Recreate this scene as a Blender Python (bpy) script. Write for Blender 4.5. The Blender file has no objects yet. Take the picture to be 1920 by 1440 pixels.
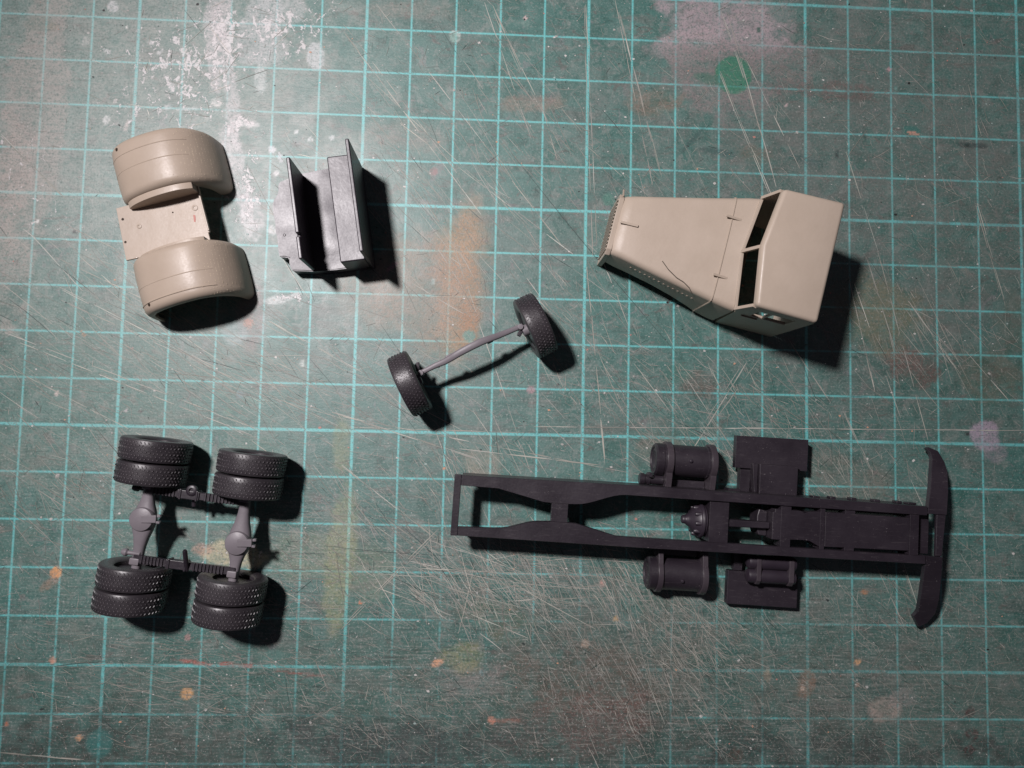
import bpy, bmesh, math, random
import numpy as np
from mathutils import Vector, Matrix, noise as mnoise

sc = bpy.context.scene
sc.unit_settings.system = 'METRIC'
sc.unit_settings.scale_length = 0.01          # one unit is one centimetre: a square of the mat is 1 x 1
R = math.radians
rnd = random.Random(7)

# ------------------------------------------------------------------ camera
cam_d = bpy.data.cameras.new('camera')
cam = bpy.data.objects.new('camera', cam_d)
sc.collection.objects.link(cam)
C0 = (0.9990485851680528, 0.02168644172937658, 0.03783679054610971)      # image right
C1 = (0.02387282467904031, -0.998012248286053, -0.05832358453371662)     # image down
C2 = (0.03649674938341259, 0.059171365677463776, -0.9975804412518863)    # view direction
M = Matrix(((C0[0], -C1[0], -C2[0], 7.8893), (C0[1], -C1[1], -C2[1], -4.786), (C0[2], -C1[2], -C2[2], 14.8971), (0, 0, 0, 1)))
cam.matrix_world = M
cam_d.sensor_fit = 'HORIZONTAL'; cam_d.sensor_width = 36.0
cam_d.lens = 36.0 * 1277.5 / 1920.0
cam_d.clip_start = 0.1; cam_d.clip_end = 500
sc.camera = cam
sc.render.resolution_x = 1024; sc.render.resolution_y = 768

# ------------------------------------------------------------------ light: one desk lamp, dim room
world = bpy.data.worlds.new('World'); sc.world = world; world.use_nodes = True
bg = world.node_tree.nodes['Background']
bg.inputs[0].default_value = (0.55, 0.50, 0.62, 1); bg.inputs[1].default_value = 0.06
ld = bpy.data.lights.new('desk_lamp', 'SPOT')
ld.energy = 56000; ld.color = (1.0, 0.94, 0.955)
ld.shadow_soft_size = 1.5; ld.spot_size = R(96); ld.spot_blend = 1.0
lamp = bpy.data.objects.new('desk_lamp', ld); sc.collection.objects.link(lamp)
LAMP = Vector((-5.0, 6.4, 28.0))
lamp.location = LAMP
lamp.rotation_euler = (Vector((15.0, -7.0, 0)) - LAMP).to_track_quat('-Z', 'Y').to_euler()
sc.view_settings.view_transform = 'Standard'; sc.view_settings.look = 'None'
sc.view_settings.exposure = 0.0; sc.view_settings.gamma = 1.0
sc.cycles.max_bounces = 6

# ------------------------------------------------------------------ helpers
def link(o): sc.collection.objects.link(o); return o

def thing(name, label, cat, loc, yaw=0.0, group=None):
    o = link(bpy.data.objects.new(name, None))
    o.empty_display_size = 0.2
    o.location = loc; o.rotation_euler = (0, 0, yaw)
    o['label'] = label; o['category'] = cat; o['kind'] = 'thing'
    if group: o['group'] = group
    return o

def finish(name, bm, mat, parent=None, bevel=0.0, seg=2, ang=32, loc=None, label=None, kind=None):
    bmesh.ops.recalc_face_normals(bm, faces=bm.faces)
    if bevel > 0:
        es = [e for e in bm.edges if len(e.link_faces) == 2 and e.calc_face_angle(0) > R(ang)]
        if es:
            bmesh.ops.bevel(bm, geom=es, offset=bevel, segments=seg, affect='EDGES', clamp_overlap=True, profile=0.5)
    me = bpy.data.meshes.new(name)
    bm.to_mesh(me); bm.free()
    me.polygons.foreach_set('use_smooth', [True] * len(me.polygons))
    me.set_sharp_from_angle(angle=R(38))
    me.materials.append(mat)
    o = link(bpy.data.objects.new(name, me))
    if bevel > 0:      # flat faces stay flat between their rounded edges
        w = o.modifiers.new('weighted', 'WEIGHTED_NORMAL'); w.weight = 100; w.keep_sharp = True
    if parent: o.parent = parent
    if loc: o.location = loc
    if label: o['label'] = label
    if kind: o['kind'] = kind
    return o

def copy_part(o, parent, loc=None, rot=None):
    c = o.copy(); link(c); c.parent = parent
    if loc is not None: c.location = loc
    if rot is not None: c.rotation_euler = rot
    for ch in list(o.children): copy_part(ch, c)
    return c

def box(bm, x0, x1, y0, y1, z0, z1):
    v = [bm.verts.new(p) for p in ((x0,y0,z0),(x1,y0,z0),(x1,y1,z0),(x0,y1,z0),(x0,y0,z1),(x1,y0,z1),(x1,y1,z1),(x0,y1,z1))]
    for f in ((3,2,1,0),(4,5,6,7),(0,1,5,4),(1,2,6,5),(2,3,7,6),(3,0,4,7)): bm.faces.new([v[i] for i in f])

def prism(bm, pts, z0, z1, fn=None):
    """polygon extruded along z; fn maps (x, y, z) to another frame"""
    fn = fn or (lambda x, y, z: (x, y, z))
    a = [bm.verts.new(fn(x, y, z0)) for x, y in pts]; b = [bm.verts.new(fn(x, y, z1)) for x, y in pts]
    bm.faces.new(a[::-1]); bm.faces.new(b)
    n = len(pts)
    for i in range(n): bm.faces.new((a[i], a[(i+1) % n], b[(i+1) % n], b[i]))

def frame_prism(bm, outer, inner, z0, z1, fn):
    n = len(outer)
    rings = [[bm.verts.new(fn(x, y, z)) for x, y in pl] for z in (z0, z1) for pl in (outer, inner)]
    o0, i0, o1, i1 = rings
    for k in range(n):
        j = (k + 1) % n
        bm.faces.new((o0[j], o0[k], i0[k], i0[j])); bm.faces.new((o1[k], o1[j], i1[j], i1[k]))
        bm.faces.new((o0[k], o0[j], o1[j], o1[k])); bm.faces.new((i0[j], i0[k], i1[k], i1[j]))

AX = {'x': lambda t, a, b: (t, a, b), 'y': lambda t, a, b: (a, t, b), 'z': lambda t, a, b: (a, b, t)}
def lathe(bm, prof, c, axis='x', n=40, closed=False):
    """prof: (t along axis, radius); caps the ends unless closed into a ring"""
    fn = AX[axis]; c = Vector(c)
    rings = []
    for t, r in prof:
        if r < 1e-5: rings.append([bm.verts.new(Vector(fn(t, 0, 0)) + c)])
        else: rings.append([bm.verts.new(Vector(fn(t, r * math.cos(2*math.pi*k/n), r * math.sin(2*math.pi*k/n))) + c) for k in range(n)])
    pairs = list(zip(rings, rings[1:]))
    if closed: pairs.append((rings[-1], rings[0]))
    for A, B in pairs:
        for k in range(n):
            j = (k + 1) % n
            if len(A) == 1 and len(B) == 1: continue
            if len(A) == 1: bm.faces.new((A[0], B[j], B[k]))
            elif len(B) == 1: bm.faces.new((A[k], A[j], B[0]))
            else: bm.faces.new((A[k], A[j], B[j], B[k]))
    if not closed:
        if len(rings[0]) > 1: bm.faces.new(rings[0])
        if len(rings[-1]) > 1: bm.faces.new(rings[-1][::-1])

def loft(bm, rings, cap=True):
    vs = [[bm.verts.new(p) for p in r] for r in rings]
    n = len(vs[0])
    for A, B in zip(vs, vs[1:]):
        for k in range(n):
            j = (k + 1) % n
            bm.faces.new((A[k], A[j], B[j], B[k]))
    if cap: bm.faces.new(vs[0][::-1]); bm.faces.new(vs[-1])

def sell(c, u, v, a, b, n=20, p=2.6):
    """superellipse ring round c in the plane (u, v)"""
    c = Vector(c); u = Vector(u); v = Vector(v); out = []
    for k in range(n):
        t = 2*math.pi*k/n; ct, s = math.cos(t), math.sin(t)
        out.append(c + u*(a*math.copysign(abs(ct)**(2/p), ct)) + v*(b*math.copysign(abs(s)**(2/p), s)))
    return out

def bar(bm, p, q, w, h, up=(0, 0, 1)):
    p, q = Vector(p), Vector(q); d = (q - p).normalized(); s = d.cross(Vector(up)).normalized(); u = s.cross(d)
    loft(bm, [[c + s*(w/2*i) + u*(h/2*j) for i, j in ((-1,-1),(1,-1),(1,1),(-1,1))] for c in (p, q)])

def tube(bm, pts, r, n=8):
    rings = []
    for i, p in enumerate(pts):
        p = Vector(p); d = (Vector(pts[min(i+1, len(pts)-1)]) - Vector(pts[max(i-1, 0)])).normalized()
        s = d.cross(Vector((0, 0, 1)) if abs(d.z) < .9 else Vector((1, 0, 0))).normalized(); u = s.cross(d)
        rr = r[i] if isinstance(r, (list, tuple)) else r
        rings.append([p + (s*math.cos(2*math.pi*k/n) + u*math.sin(2*math.pi*k/n))*rr for k in range(n)])
    loft(bm, rings)

# ------------------------------------------------------------------ node helpers
class NT:
    def __init__(self, name):
        self.m = bpy.data.materials.new(name); self.m.use_nodes = True
        self.t = self.m.node_tree; self.n = self.t.nodes
        self.b = self.n['Principled BSDF']
    def node(self, typ, ins=None, **props):
        nd = self.n.new(typ)
        for k, v in props.items(): setattr(nd, k, v)
        for k, v in (ins or {}).items():
            s = nd.inputs[k]
            if isinstance(v, bpy.types.NodeSocket): self.t.links.new(v, s)
            else: s.default_value = v
        return nd
    def math(self, op, a, b=None, clamp=False):
        ins = {0: a}
        if b is not None: ins[1] = b
        return self.node('ShaderNodeMath', ins, operation=op, use_clamp=clamp).outputs[0]
    def ss(self, x, lo, hi, a=0.0, b=1.0):
        return self.node('ShaderNodeMapRange', {0: x, 1: lo, 2: hi, 3: a, 4: b}, interpolation_type='SMOOTHSTEP').outputs[0]
    def mix(self, f, a, b, mode='MIX'):
        nd = self.node('ShaderNodeMix', None, data_type='RGBA', blend_type=mode)
        for k, v in ((0, f), (6, a), (7, b)):
            s = nd.inputs[k]
            if isinstance(v, bpy.types.NodeSocket): self.t.links.new(v, s)
            else: s.default_value = (v if not isinstance(v, tuple) or len(v) == 4 else (*v, 1))
        return nd.outputs[2]
    def noise(self, vec, scale, detail=4.0, rough=0.55, dist=0.0):
        return self.node('ShaderNodeTexNoise', {'Vector': vec, 'Scale': scale, 'Detail': detail, 'Roughness': rough, 'Distortion': dist}).outputs[0]
    def scale(self, vec, s):
        return self.node('ShaderNodeMapping', {'Vector': vec, 'Scale': s}).outputs[0]
    def bump(self, h, strength, dist, normal=None):
        ins = {'Height': h, 'Strength': strength, 'Distance': dist}
        if normal is not None: ins['Normal'] = normal
        return self.node('ShaderNodeBump', ins).outputs[0]
    def set(self, **kw):
        for k, v in kw.items():
            s = self.b.inputs[k.replace('_', ' ')]
            if isinstance(v, bpy.types.NodeSocket): self.t.links.new(v, s)
            else: s.default_value = (*v, 1) if isinstance(v, tuple) and len(v) == 3 else v

def plastic(name, col, col2, rough, spec=0.5, dust=0.0, dustcol=(.35, .32, .32), grain=26.0, bump=.05, rvar=.16):
    t = NT(name)
    g = t.node('ShaderNodeTexCoord').outputs['Object']
    a = t.noise(g, 1.3, 4); b = t.noise(g, grain, 3); s = t.noise(g, 30.0, 2, .6); sc_ = t.noise(t.scale(g, (3.0, 24.0, 9.0)), 1.0, 4, .65, .4)
    c = t.mix(t.ss(a, .3, .7), col, col2)
    if dust > 0:
        big = t.noise(g, 2.2, 3)
        m = t.math('MULTIPLY', t.ss(s, .66, .74), t.ss(big, .46, .66), True)
        c = t.mix(t.math('MULTIPLY', m, dust), c, dustcol)
        c = t.mix(t.math('MULTIPLY', t.ss(sc_, .56, .70), .10*dust), c, dustcol)
    rg = t.math('ADD', t.math('MULTIPLY', t.math('SUBTRACT', a, .5), .22), t.math('ADD', t.math('MULTIPLY', t.math('SUBTRACT', b, .5), rvar), rough))
    n1 = t.bump(b, bump, .03); n2 = t.bump(a, .12, .12, n1)
    t.set(Base_Color=c, Roughness=rg, Specular_IOR_Level=spec, Normal=n2)
    return t.m

strap_m = plastic('lit_strap_plastic', (.040, .031, .039), (.052, .042, .050), .40, .62, .4)  # for the straps: gloss on their upward faces painted in as a lighter black
black_m = plastic('black_plastic', (.017, .0125, .018), (.025, .019, .026), .42, .66, .5)
gloss_m = plastic('glossy_black_plastic', (.022, .015, .023), (.027, .020, .029), .42, .68, .0, bump=.035, rvar=.08)
stud_m = plastic('tread_glint', (.10, .088, .097), (.135, .12, .13), .36, .5, .0)  # stud tops lighter than the rubber: light catching them is painted in
tyre_m = plastic('tyre_rubber', (.026, .022, .026), (.036, .031, .035), .40, .5, .35, grain=40)
tan_m = plastic('tan_plastic', (.365, .296, .236), (.39, .317, .254), .42, .38, .30, (.27, .20, .15), bump=.03)
cab_m = plastic('grey_tan_plastic', (.400, .330, .266), (.428, .354, .288), .42, .38, .30, (.29, .22, .17), bump=.03)
axle_m = plastic('grey_plastic', (.150, .134, .148), (.178, .160, .175), .46, .4, .1, bump=.03)
dark_m = plastic('hole_shade', (.03, .02, .015), (.05, .035, .025), .7, .2)  # dark discs on the surface paint the shade inside holes that are not cut
def flat(name, col, rough=.6):
    t = NT(name); t.set(Base_Color=col, Roughness=rough); return t.m
STAINS = [
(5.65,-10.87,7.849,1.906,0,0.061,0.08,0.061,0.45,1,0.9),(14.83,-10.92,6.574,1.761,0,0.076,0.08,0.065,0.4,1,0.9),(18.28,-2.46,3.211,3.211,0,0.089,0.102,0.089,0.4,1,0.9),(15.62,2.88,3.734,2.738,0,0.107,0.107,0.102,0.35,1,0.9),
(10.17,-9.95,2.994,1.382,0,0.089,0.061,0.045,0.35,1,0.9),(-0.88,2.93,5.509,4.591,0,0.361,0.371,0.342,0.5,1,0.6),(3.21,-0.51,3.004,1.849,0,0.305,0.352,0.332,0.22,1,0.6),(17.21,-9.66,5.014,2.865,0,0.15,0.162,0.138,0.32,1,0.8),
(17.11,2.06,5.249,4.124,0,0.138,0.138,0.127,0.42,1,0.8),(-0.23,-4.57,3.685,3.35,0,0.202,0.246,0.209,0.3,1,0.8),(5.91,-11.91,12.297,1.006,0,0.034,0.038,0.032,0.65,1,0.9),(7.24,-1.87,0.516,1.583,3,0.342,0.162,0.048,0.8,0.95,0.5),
(7.08,-1.1,0.47,0.823,0,0.332,0.181,0.072,0.55,0.9,0.5),(7.47,-2.52,0.234,0.585,0,0.332,0.127,0.03,0.6,0.6,0.5),(6.39,-1.84,1.401,1.109,-8,0.262,0.162,0.107,0.55,0.7,0.7),(5.35,-2.1,0.696,0.696,0,0.242,0.181,0.141,0.4,0.8,0.6),
(13.14,4.43,1.547,0.619,6,0.392,0.305,0.332,0.75,0.45,0.7),(12.4,3.93,0.861,0.369,-8,0.376,0.296,0.314,0.6,0.6,0.6),(14.13,4.77,0.747,0.373,0,0.305,0.262,0.27,0.5,0.7,0.6),(13.02,3.14,1.169,0.861,0,0.202,0.162,0.162,0.75,0.6,0.6),
(13.33,3.27,0.432,0.444,0,0.034,0.162,0.098,1,0.06,0.05),(12.84,3.14,0.369,0.123,10,0.045,0.127,0.091,0.8,0.3,0.4),(-2.18,1.32,0.68,3.738,4,0.376,0.296,0.27,0.4,0.2,0.4),(-2.6,0.36,0.563,1.464,3,0.402,0.296,0.262,0.3,0.6,0.5),
(1.64,3.53,0.163,1.282,-6,0.61,0.552,0.565,0.5,0.35,0.6),(2.05,2.57,0.163,1.163,-10,0.61,0.552,0.565,0.5,0.4,0.7),(1.81,4.27,0.187,0.702,0,0.578,0.515,0.527,0.6,0.4,0.7),(2.31,0.53,0.231,1.097,-14,0.61,0.565,0.578,0.5,0.35,0.8),
(2.62,-0.29,0.254,0.576,-14,0.578,0.539,0.552,0.5,0.4,0.8),(2.62,3.88,0.446,0.879,14,0.413,0.429,0.429,0.6,0.2,0.5),(2.87,3.46,0.398,0.398,0,0.392,0.402,0.402,0.45,0.3,0.6),(3.9,3.32,0.188,0.318,-5,0.468,0.491,0.491,0.85,0.12,0.2),
(2.7,2.72,0.152,0.327,-6,0.485,0.515,0.503,0.7,0.15,0.4),(3.09,4.27,0.589,0.412,0,0.445,0.456,0.456,0.5,0.4,0.8),(17.59,-3.32,0.638,0.417,0,0.117,0.054,0.045,0.75,0.5,0.8),(17.29,-2.97,0.368,0.245,0,0.141,0.08,0.065,0.5,0.5,0.8),
(16.69,-2.14,0.92,0.736,10,0.162,0.144,0.08,0.6,0.7,0.6),(19.25,-3.4,0.742,0.618,0,0.089,0.089,0.054,0.5,0.8,0.6),(19.08,-4.82,0.344,0.319,0,0.342,0.27,0.342,0.85,0.2,0.4),(19.31,-5.2,0.295,0.196,0,0.262,0.216,0.262,0.5,0.4,0.5),
(12.59,-3.83,0.454,0.311,0,0.107,0.068,0.054,0.75,0.5,0.6),(15.22,-1.82,0.732,0.366,20,0.188,0.162,0.117,0.4,0.7,0.6),(4.86,-7.76,0.294,1.584,3,0.352,0.342,0.162,0.5,0.6,0.5),(5.44,-8.09,0.566,0.68,0,0.262,0.262,0.138,0.3,0.8,0.6),
(4.77,-5.26,0.206,0.685,0,0.262,0.262,0.127,0.45,0.6,0.5),(2.61,-7.7,0.615,0.246,6,0.552,0.479,0.305,0.75,0.4,0.7),(3.96,-7.66,0.676,0.451,0,0.305,0.305,0.181,0.35,0.7,0.6),(1.93,-7.58,0.201,0.112,0,0.515,0.262,0.188,0.5,0.5,0.5),
(7.89,-5.66,0.463,0.255,25,0.305,0.242,0.181,0.5,0.6,0.8),(10.06,-10.39,1.493,0.804,0,0.107,0.068,0.051,0.6,0.7,0.8),(10.42,-11.06,1.033,0.574,0,0.156,0.065,0.054,0.55,0.7,0.8),(9.51,-11.4,1.369,0.456,0,0.08,0.065,0.058,0.5,0.7,0.8),
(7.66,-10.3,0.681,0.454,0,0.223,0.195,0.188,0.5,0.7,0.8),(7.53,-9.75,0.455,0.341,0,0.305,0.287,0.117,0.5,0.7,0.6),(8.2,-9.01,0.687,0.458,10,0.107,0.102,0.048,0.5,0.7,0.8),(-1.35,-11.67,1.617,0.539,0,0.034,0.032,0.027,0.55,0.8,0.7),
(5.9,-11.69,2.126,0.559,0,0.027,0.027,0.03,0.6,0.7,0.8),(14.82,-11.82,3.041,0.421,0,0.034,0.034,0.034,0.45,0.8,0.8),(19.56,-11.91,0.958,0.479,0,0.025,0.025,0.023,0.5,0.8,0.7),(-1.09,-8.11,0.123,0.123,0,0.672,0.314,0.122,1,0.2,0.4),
(-1.21,-8.34,0.197,0.098,-40,0.402,0.188,0.114,0.5,0.6,0.6),(-1.03,-9.91,0.087,0.078,0,0.578,0.287,0.202,1,0.25,0.3),(1.75,-10.57,0.132,0.132,0,0.61,0.332,0.138,1,0.3,0.6),(8.16,-11.07,0.082,0.082,0,0.61,0.262,0.175,1,0.25,0.3),
(8.42,-11.08,0.318,0.057,0,0.352,0.127,0.089,0.5,0.6,0.5),(2.69,-2.72,0.119,0.11,0,0.552,0.231,0.127,1,0.2,0.5),(6.97,-9.9,0.136,0.082,-15,0.672,0.342,0.195,1,0.2,0.5),(1.71,-9.41,0.08,0.08,0,0.402,0.216,0.202,0.9,0.3,0.4),
(-0.42,-11.49,0.069,0.061,0,0.672,0.352,0.188,1,0.3,0.4),(-1.89,-11.22,0.043,0.043,0,0.578,0.156,0.061,1,0.3,0.4),(1.88,-9.93,0.464,0.066,8,0.434,0.054,0.032,0.9,0.4,0.6),(2.71,-9.97,0.443,0.044,4,0.402,0.051,0.032,0.8,0.5,0.7),
(4.06,-10.14,0.558,0.033,5,0.305,0.045,0.03,0.7,0.5,0.7),(8.85,-4.02,0.103,0.094,0,0.352,0.216,0.238,0.95,0.2,0.2),(6.59,0.78,0.094,0.094,0,0.27,0.138,0.138,0.9,0.25,0.3),(10.14,-9.46,0.083,0.083,0,0.515,0.352,0.262,0.6,0.4,0.4),
(18.62,-10.84,0.124,0.124,20,0.076,0.025,0.023,0.85,0.3,0.6),(18.64,-11.3,0.134,0.115,0,0.068,0.023,0.021,0.85,0.3,0.6),(18.57,-11.65,0.124,0.086,0,0.054,0.019,0.018,0.9,0.3,0.6),(13.43,-11.88,0.163,0.255,0,0.08,0.04,0.027,0.7,0.4,0.6),
(16.72,-10.8,0.356,0.285,0,0.402,0.314,0.27,0.75,0.5,0.7),(17.08,-10.57,0.309,0.238,0,0.262,0.231,0.223,0.5,0.5,0.7),(16.11,-9.79,0.066,0.057,0,0.61,0.352,0.181,1,0.3,0.3),(16.11,-10.29,0.057,0.047,0,0.515,0.305,0.223,1,0.3,0.3),
(16.27,-8.29,0.134,0.067,10,0.434,0.195,0.089,0.9,0.4,0.7),(14.95,-10.25,0.188,0.306,0,0.262,0.144,0.089,0.6,0.5,0.7),(14.13,-10.08,0.094,0.131,0,0.434,0.262,0.156,0.6,0.5,0.7),(14.89,-10.38,0.056,0.038,20,0.68,0.485,0.376,1,0.3,0.3),
(5.74,-1.38,0.149,0.056,-40,0.305,0.156,0.205,0.95,0.15,0.2),(7.47,-2.87,0.14,0.131,40,0.089,0.216,0.175,0.95,0.15,0.3),(2.72,-2.47,0.297,0.858,-5,0.216,0.138,0.138,0.6,0.5,0.6),(3.39,-2.16,0.391,0.103,-12,0.61,0.61,0.61,0.6,0.3,0.9),
(6.98,3.91,0.134,0.153,0,0.61,0.644,0.61,0.5,0.15,0.1),(6.96,3.88,0.096,0.125,0,0.162,0.305,0.262,0.8,0.1,0.1),(6.57,4.31,0.134,0.096,0,0.114,0.188,0.171,0.7,0.3,0.2),(8.56,4.29,0.106,0.106,0,0.127,0.223,0.195,0.7,0.3,0.2),
(8.56,4.41,0.048,0.058,20,0.644,0.456,0.445,1,0.2,0.3),(8.78,2.41,0.721,0.192,-3,0.262,0.162,0.122,0.5,0.6,0.7),(5.94,1.63,0.827,0.354,5,0.223,0.175,0.15,0.4,0.8,0.6),(11.68,2.59,0.61,0.317,-8,0.188,0.127,0.089,0.6,0.6,0.8),
(10.5,0.28,0.135,0.135,0,0.061,0.202,0.15,0.7,0.3,0.5),(10.74,0.16,0.077,0.096,0,0.305,0.175,0.117,0.5,0.5,0.5),(15.5,3,1.12,0.199,2,0.122,0.072,0.065,0.6,0.6,0.9),(14.63,3.46,0.745,0.497,0,0.188,0.15,0.15,0.5,0.8,0.7),
(13.89,1.44,0.368,0.245,0,0.127,0.098,0.065,0.5,0.7,0.6),(17.48,2.13,0.225,0.125,8,0.021,0.138,0.117,0.8,0.3,0.4),(17.51,2.07,0.14,0.03,8,0.552,0.262,0.188,0.9,0.3,0.4),(13.91,4.36,0.05,0.07,0,0.021,0.08,0.061,0.9,0.2,0.2),
(17.11,3.12,0.06,0.07,0,0.102,0.223,0.202,0.9,0.3,0.2),(16.96,3.56,0.05,0.06,0,0.456,0.262,0.283,0.9,0.3,0.3),(14.56,2.61,0.04,0.04,0,0.456,0.352,0.352,1,0.3,0.3),(16.36,1.97,0.139,0.04,60,0.025,0.054,0.051,0.8,0.3,0.5),
(15.73,1.51,0.04,0.099,0,0.021,0.025,0.027,0.8,0.3,0.5),(18.86,1.85,0.378,0.063,2,0.027,0.037,0.037,0.8,0.4,0.8),(12.42,1.75,0.549,0.061,-50,0.03,0.065,0.061,0.8,0.3,0.5),(12.97,1.47,0.367,0.073,8,0.03,0.068,0.065,0.8,0.3,0.5),
(14.99,1.36,0.493,0.099,15,0.042,0.089,0.089,0.5,0.6,0.5),(17.14,-5.36,0.486,0.728,0,0.061,0.156,0.138,0.4,0.6,0.6),(12.11,-5.69,0.71,0.473,0,0.065,0.138,0.117,0.4,0.6,0.6),(12.09,-3.58,0.31,0.239,0,0.04,0.127,0.098,0.6,0.4,0.5),
(13.29,-4.85,0.597,0.215,-50,0.045,0.156,0.15,0.6,0.4,0.6),(13.07,-9.81,0.351,0.304,0,0.025,0.089,0.068,0.6,0.5,0.6),(13.31,-10.48,0.397,0.467,0,0.034,0.089,0.072,0.5,0.6,0.6),(-1.83,-3.92,0.444,0.333,0,0.051,0.138,0.117,0.5,0.7,0.7),
(2.98,-5.87,0.452,0.677,0,0.061,0.156,0.112,0.4,0.8,0.6),(19.77,-2.3,0.498,0.747,0,0.072,0.089,0.061,0.4,0.8,0.6),(-1.93,-5.85,0.661,0.551,0,0.188,0.202,0.175,0.4,0.8,0.7),(0.28,-5.81,1.003,0.668,0,0.216,0.223,0.209,0.35,0.8,0.8),
(6.09,4.47,1.076,0.239,0,0.262,0.216,0.188,0.4,0.8,0.7),(-2.14,3.79,0.343,0.206,0,0.156,0.188,0.156,0.5,0.4,0.4),(-1.85,3.74,0.147,0.092,0,0.262,0.216,0.156,0.4,0.4,0.4),(11.07,-8.13,0.932,0.583,0,0.061,0.138,0.107,0.35,0.8,0.7),
(16.52,-6.43,0.603,0.603,0,0.188,0.162,0.15,0.35,0.8,0.7),(16.05,-5.85,1.085,0.482,5,0.162,0.144,0.112,0.4,0.8,0.8),(11.75,-5.23,0.473,0.355,-10,0.127,0.107,0.076,0.5,0.7,0.7),(-0,-11.61,0.239,0.261,0,0.027,0.162,0.15,0.7,0.5,0.4),
(0.38,-9.15,0.33,0.176,0,0.04,0.138,0.098,0.5,0.6,0.6),(12.72,-9.81,0.303,0.233,0,0.021,0.089,0.065,0.5,0.5,0.5),(5.58,-8.76,0.226,0.158,0,0.027,0.089,0.08,0.6,0.4,0.5),(7.94,-10.08,0.073,0.064,0,0.223,0.305,0.305,0.8,0.3,0.3),
(10.79,-8.93,0.074,0.065,0,0.515,0.305,0.102,0.8,0.4,0.6),(10.49,-8.19,0.074,0.093,0,0.578,0.305,0.262,0.8,0.5,0.8),(5.29,-8.66,0.045,0.045,0,0.61,0.188,0.102,1,0.3,0.3),(2.4,-2.95,0.273,0.251,0,0.231,0.287,0.287,0.6,0.3,0.4),
(2.18,-4.26,0.091,0.072,0,0.117,0.223,0.195,0.7,0.3,0.3),(2.57,-4.27,0.082,0.082,0,0.138,0.223,0.238,0.7,0.3,0.3),(2.34,-4.65,0.109,0.09,0,0.107,0.223,0.162,0.6,0.4,0.4),(-1.29,-4.34,0.044,0.053,0,0.61,0.491,0.456,1,0.2,0.3),
(-1.18,-6.08,0.062,0.044,0,0.61,0.515,0.503,1,0.3,0.4),(0.19,-4.67,0.036,0.036,0,0.61,0.491,0.515,1,0.3,0.3),(6.65,-1.69,0.056,0.066,0,0.305,0.402,0.376,0.7,0.2,0.2),(-0.82,-3.03,0.027,0.09,-40,0.61,0.262,0.102,1,0.3,0.3),
(0.22,-3.31,0.027,0.027,0,0.515,0.045,0.061,1,0.3,0.3),(-0.58,1.68,0.073,0.11,10,0.552,0.565,0.552,0.9,0.2,0.3),(0.73,2.03,0.111,0.074,-20,0.515,0.515,0.515,0.8,0.2,0.4),(-0.41,2.11,0.046,0.046,0,0.61,0.578,0.552,0.9,0.2,0.3),
(-0.15,1.54,0.046,0.147,8,0.61,0.515,0.491,0.8,0.3,0.6),(0.27,3.47,0.074,0.056,30,0.61,0.61,0.61,0.9,0.2,0.3),(0.49,3.27,0.093,0.037,-30,0.61,0.61,0.61,0.8,0.2,0.3),(0.78,2.46,0.055,0.129,-20,0.61,0.61,0.61,0.85,0.25,0.4),
(1.01,3.29,0.065,0.065,0,0.515,0.546,0.515,0.8,0.3,0.4),(-0.67,3.24,0.11,0.037,30,0.552,0.552,0.552,0.8,0.3,0.3),(-1.14,3.43,0.092,0.11,0,0.456,0.456,0.434,0.6,0.3,0.5),(-0.59,4.26,0.111,0.129,20,0.578,0.578,0.578,0.7,0.2,0.5),
(2.48,1.71,0.302,0.081,6,0.644,0.61,0.61,0.9,0.25,0.5),(1.76,2.19,0.148,0.111,20,0.672,0.631,0.617,0.8,0.3,0.8),(1.13,1.99,0.254,0.035,-10,0.578,0.578,0.578,0.6,0.3,0.8),(-0.27,3.79,0.037,0.037,0,0.644,0.644,0.617,1,0.2,0.2),
(3.53,1.56,0.047,0.047,0,0.68,0.68,0.68,1,0.2,0.2),(3.85,1.41,0.056,0.065,0,0.578,0.61,0.61,0.8,0.2,0.2),(4.32,1.47,0.056,0.056,0,0.552,0.578,0.578,0.8,0.2,0.3),(3.02,1.16,0.084,0.093,-40,0.61,0.61,0.631,0.9,0.25,0.5),
(3.21,0.98,0.046,0.13,-20,0.515,0.515,0.552,0.7,0.3,0.4),(3.1,-0.66,0.083,0.111,-20,0.61,0.61,0.61,0.8,0.3,0.4),(3.14,0.62,0.046,0.074,0,0.61,0.61,0.61,0.9,0.3,0.3),(-1.12,-0.83,0.081,0.036,40,0.007,0.007,0.007,0.9,0.3,0.5),
(-1.92,-0.62,0.036,0.036,0,0.753,0.753,0.716,1,0.3,0.3),(-2.59,1,0.027,0.027,0,0.007,0.009,0.009,1,0.2,0.3),(1.77,-3.98,0.045,0.036,0,0.013,0.009,0.009,1,0.2,0.4),(0.67,-3.03,0.027,0.027,0,0.007,0.007,0.007,1,0.2,0.3),
(3.87,-3.55,0.046,0.073,20,0.61,0.644,0.61,0.7,0.3,0.8),(3.09,-4.4,0.273,0.045,4,0.117,0.262,0.223,0.8,0.3,0.6),(0.12,-4.38,0.036,0.036,0,0.021,0.016,0.016,1,0.3,0.3),(0.48,-4.69,0.072,0.027,0,0.045,0.027,0.027,1,0.3,0.5),
(-1.82,-4.98,0.044,0.027,0,0.013,0.013,0.013,1,0.3,0.5),(-0.35,-5.99,0.071,0.036,0,0.018,0.013,0.013,1,0.3,0.5),(18.66,-4.78,0.059,0.059,30,0.009,0.01,0.012,1,0.2,0.4),(18.76,1.84,0.06,0.04,0,0.013,0.018,0.018,1,0.3,0.4),
(18.13,-7.24,0.048,0.048,0,0.021,0.013,0.013,0.9,0.3,0.4),
]
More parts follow.
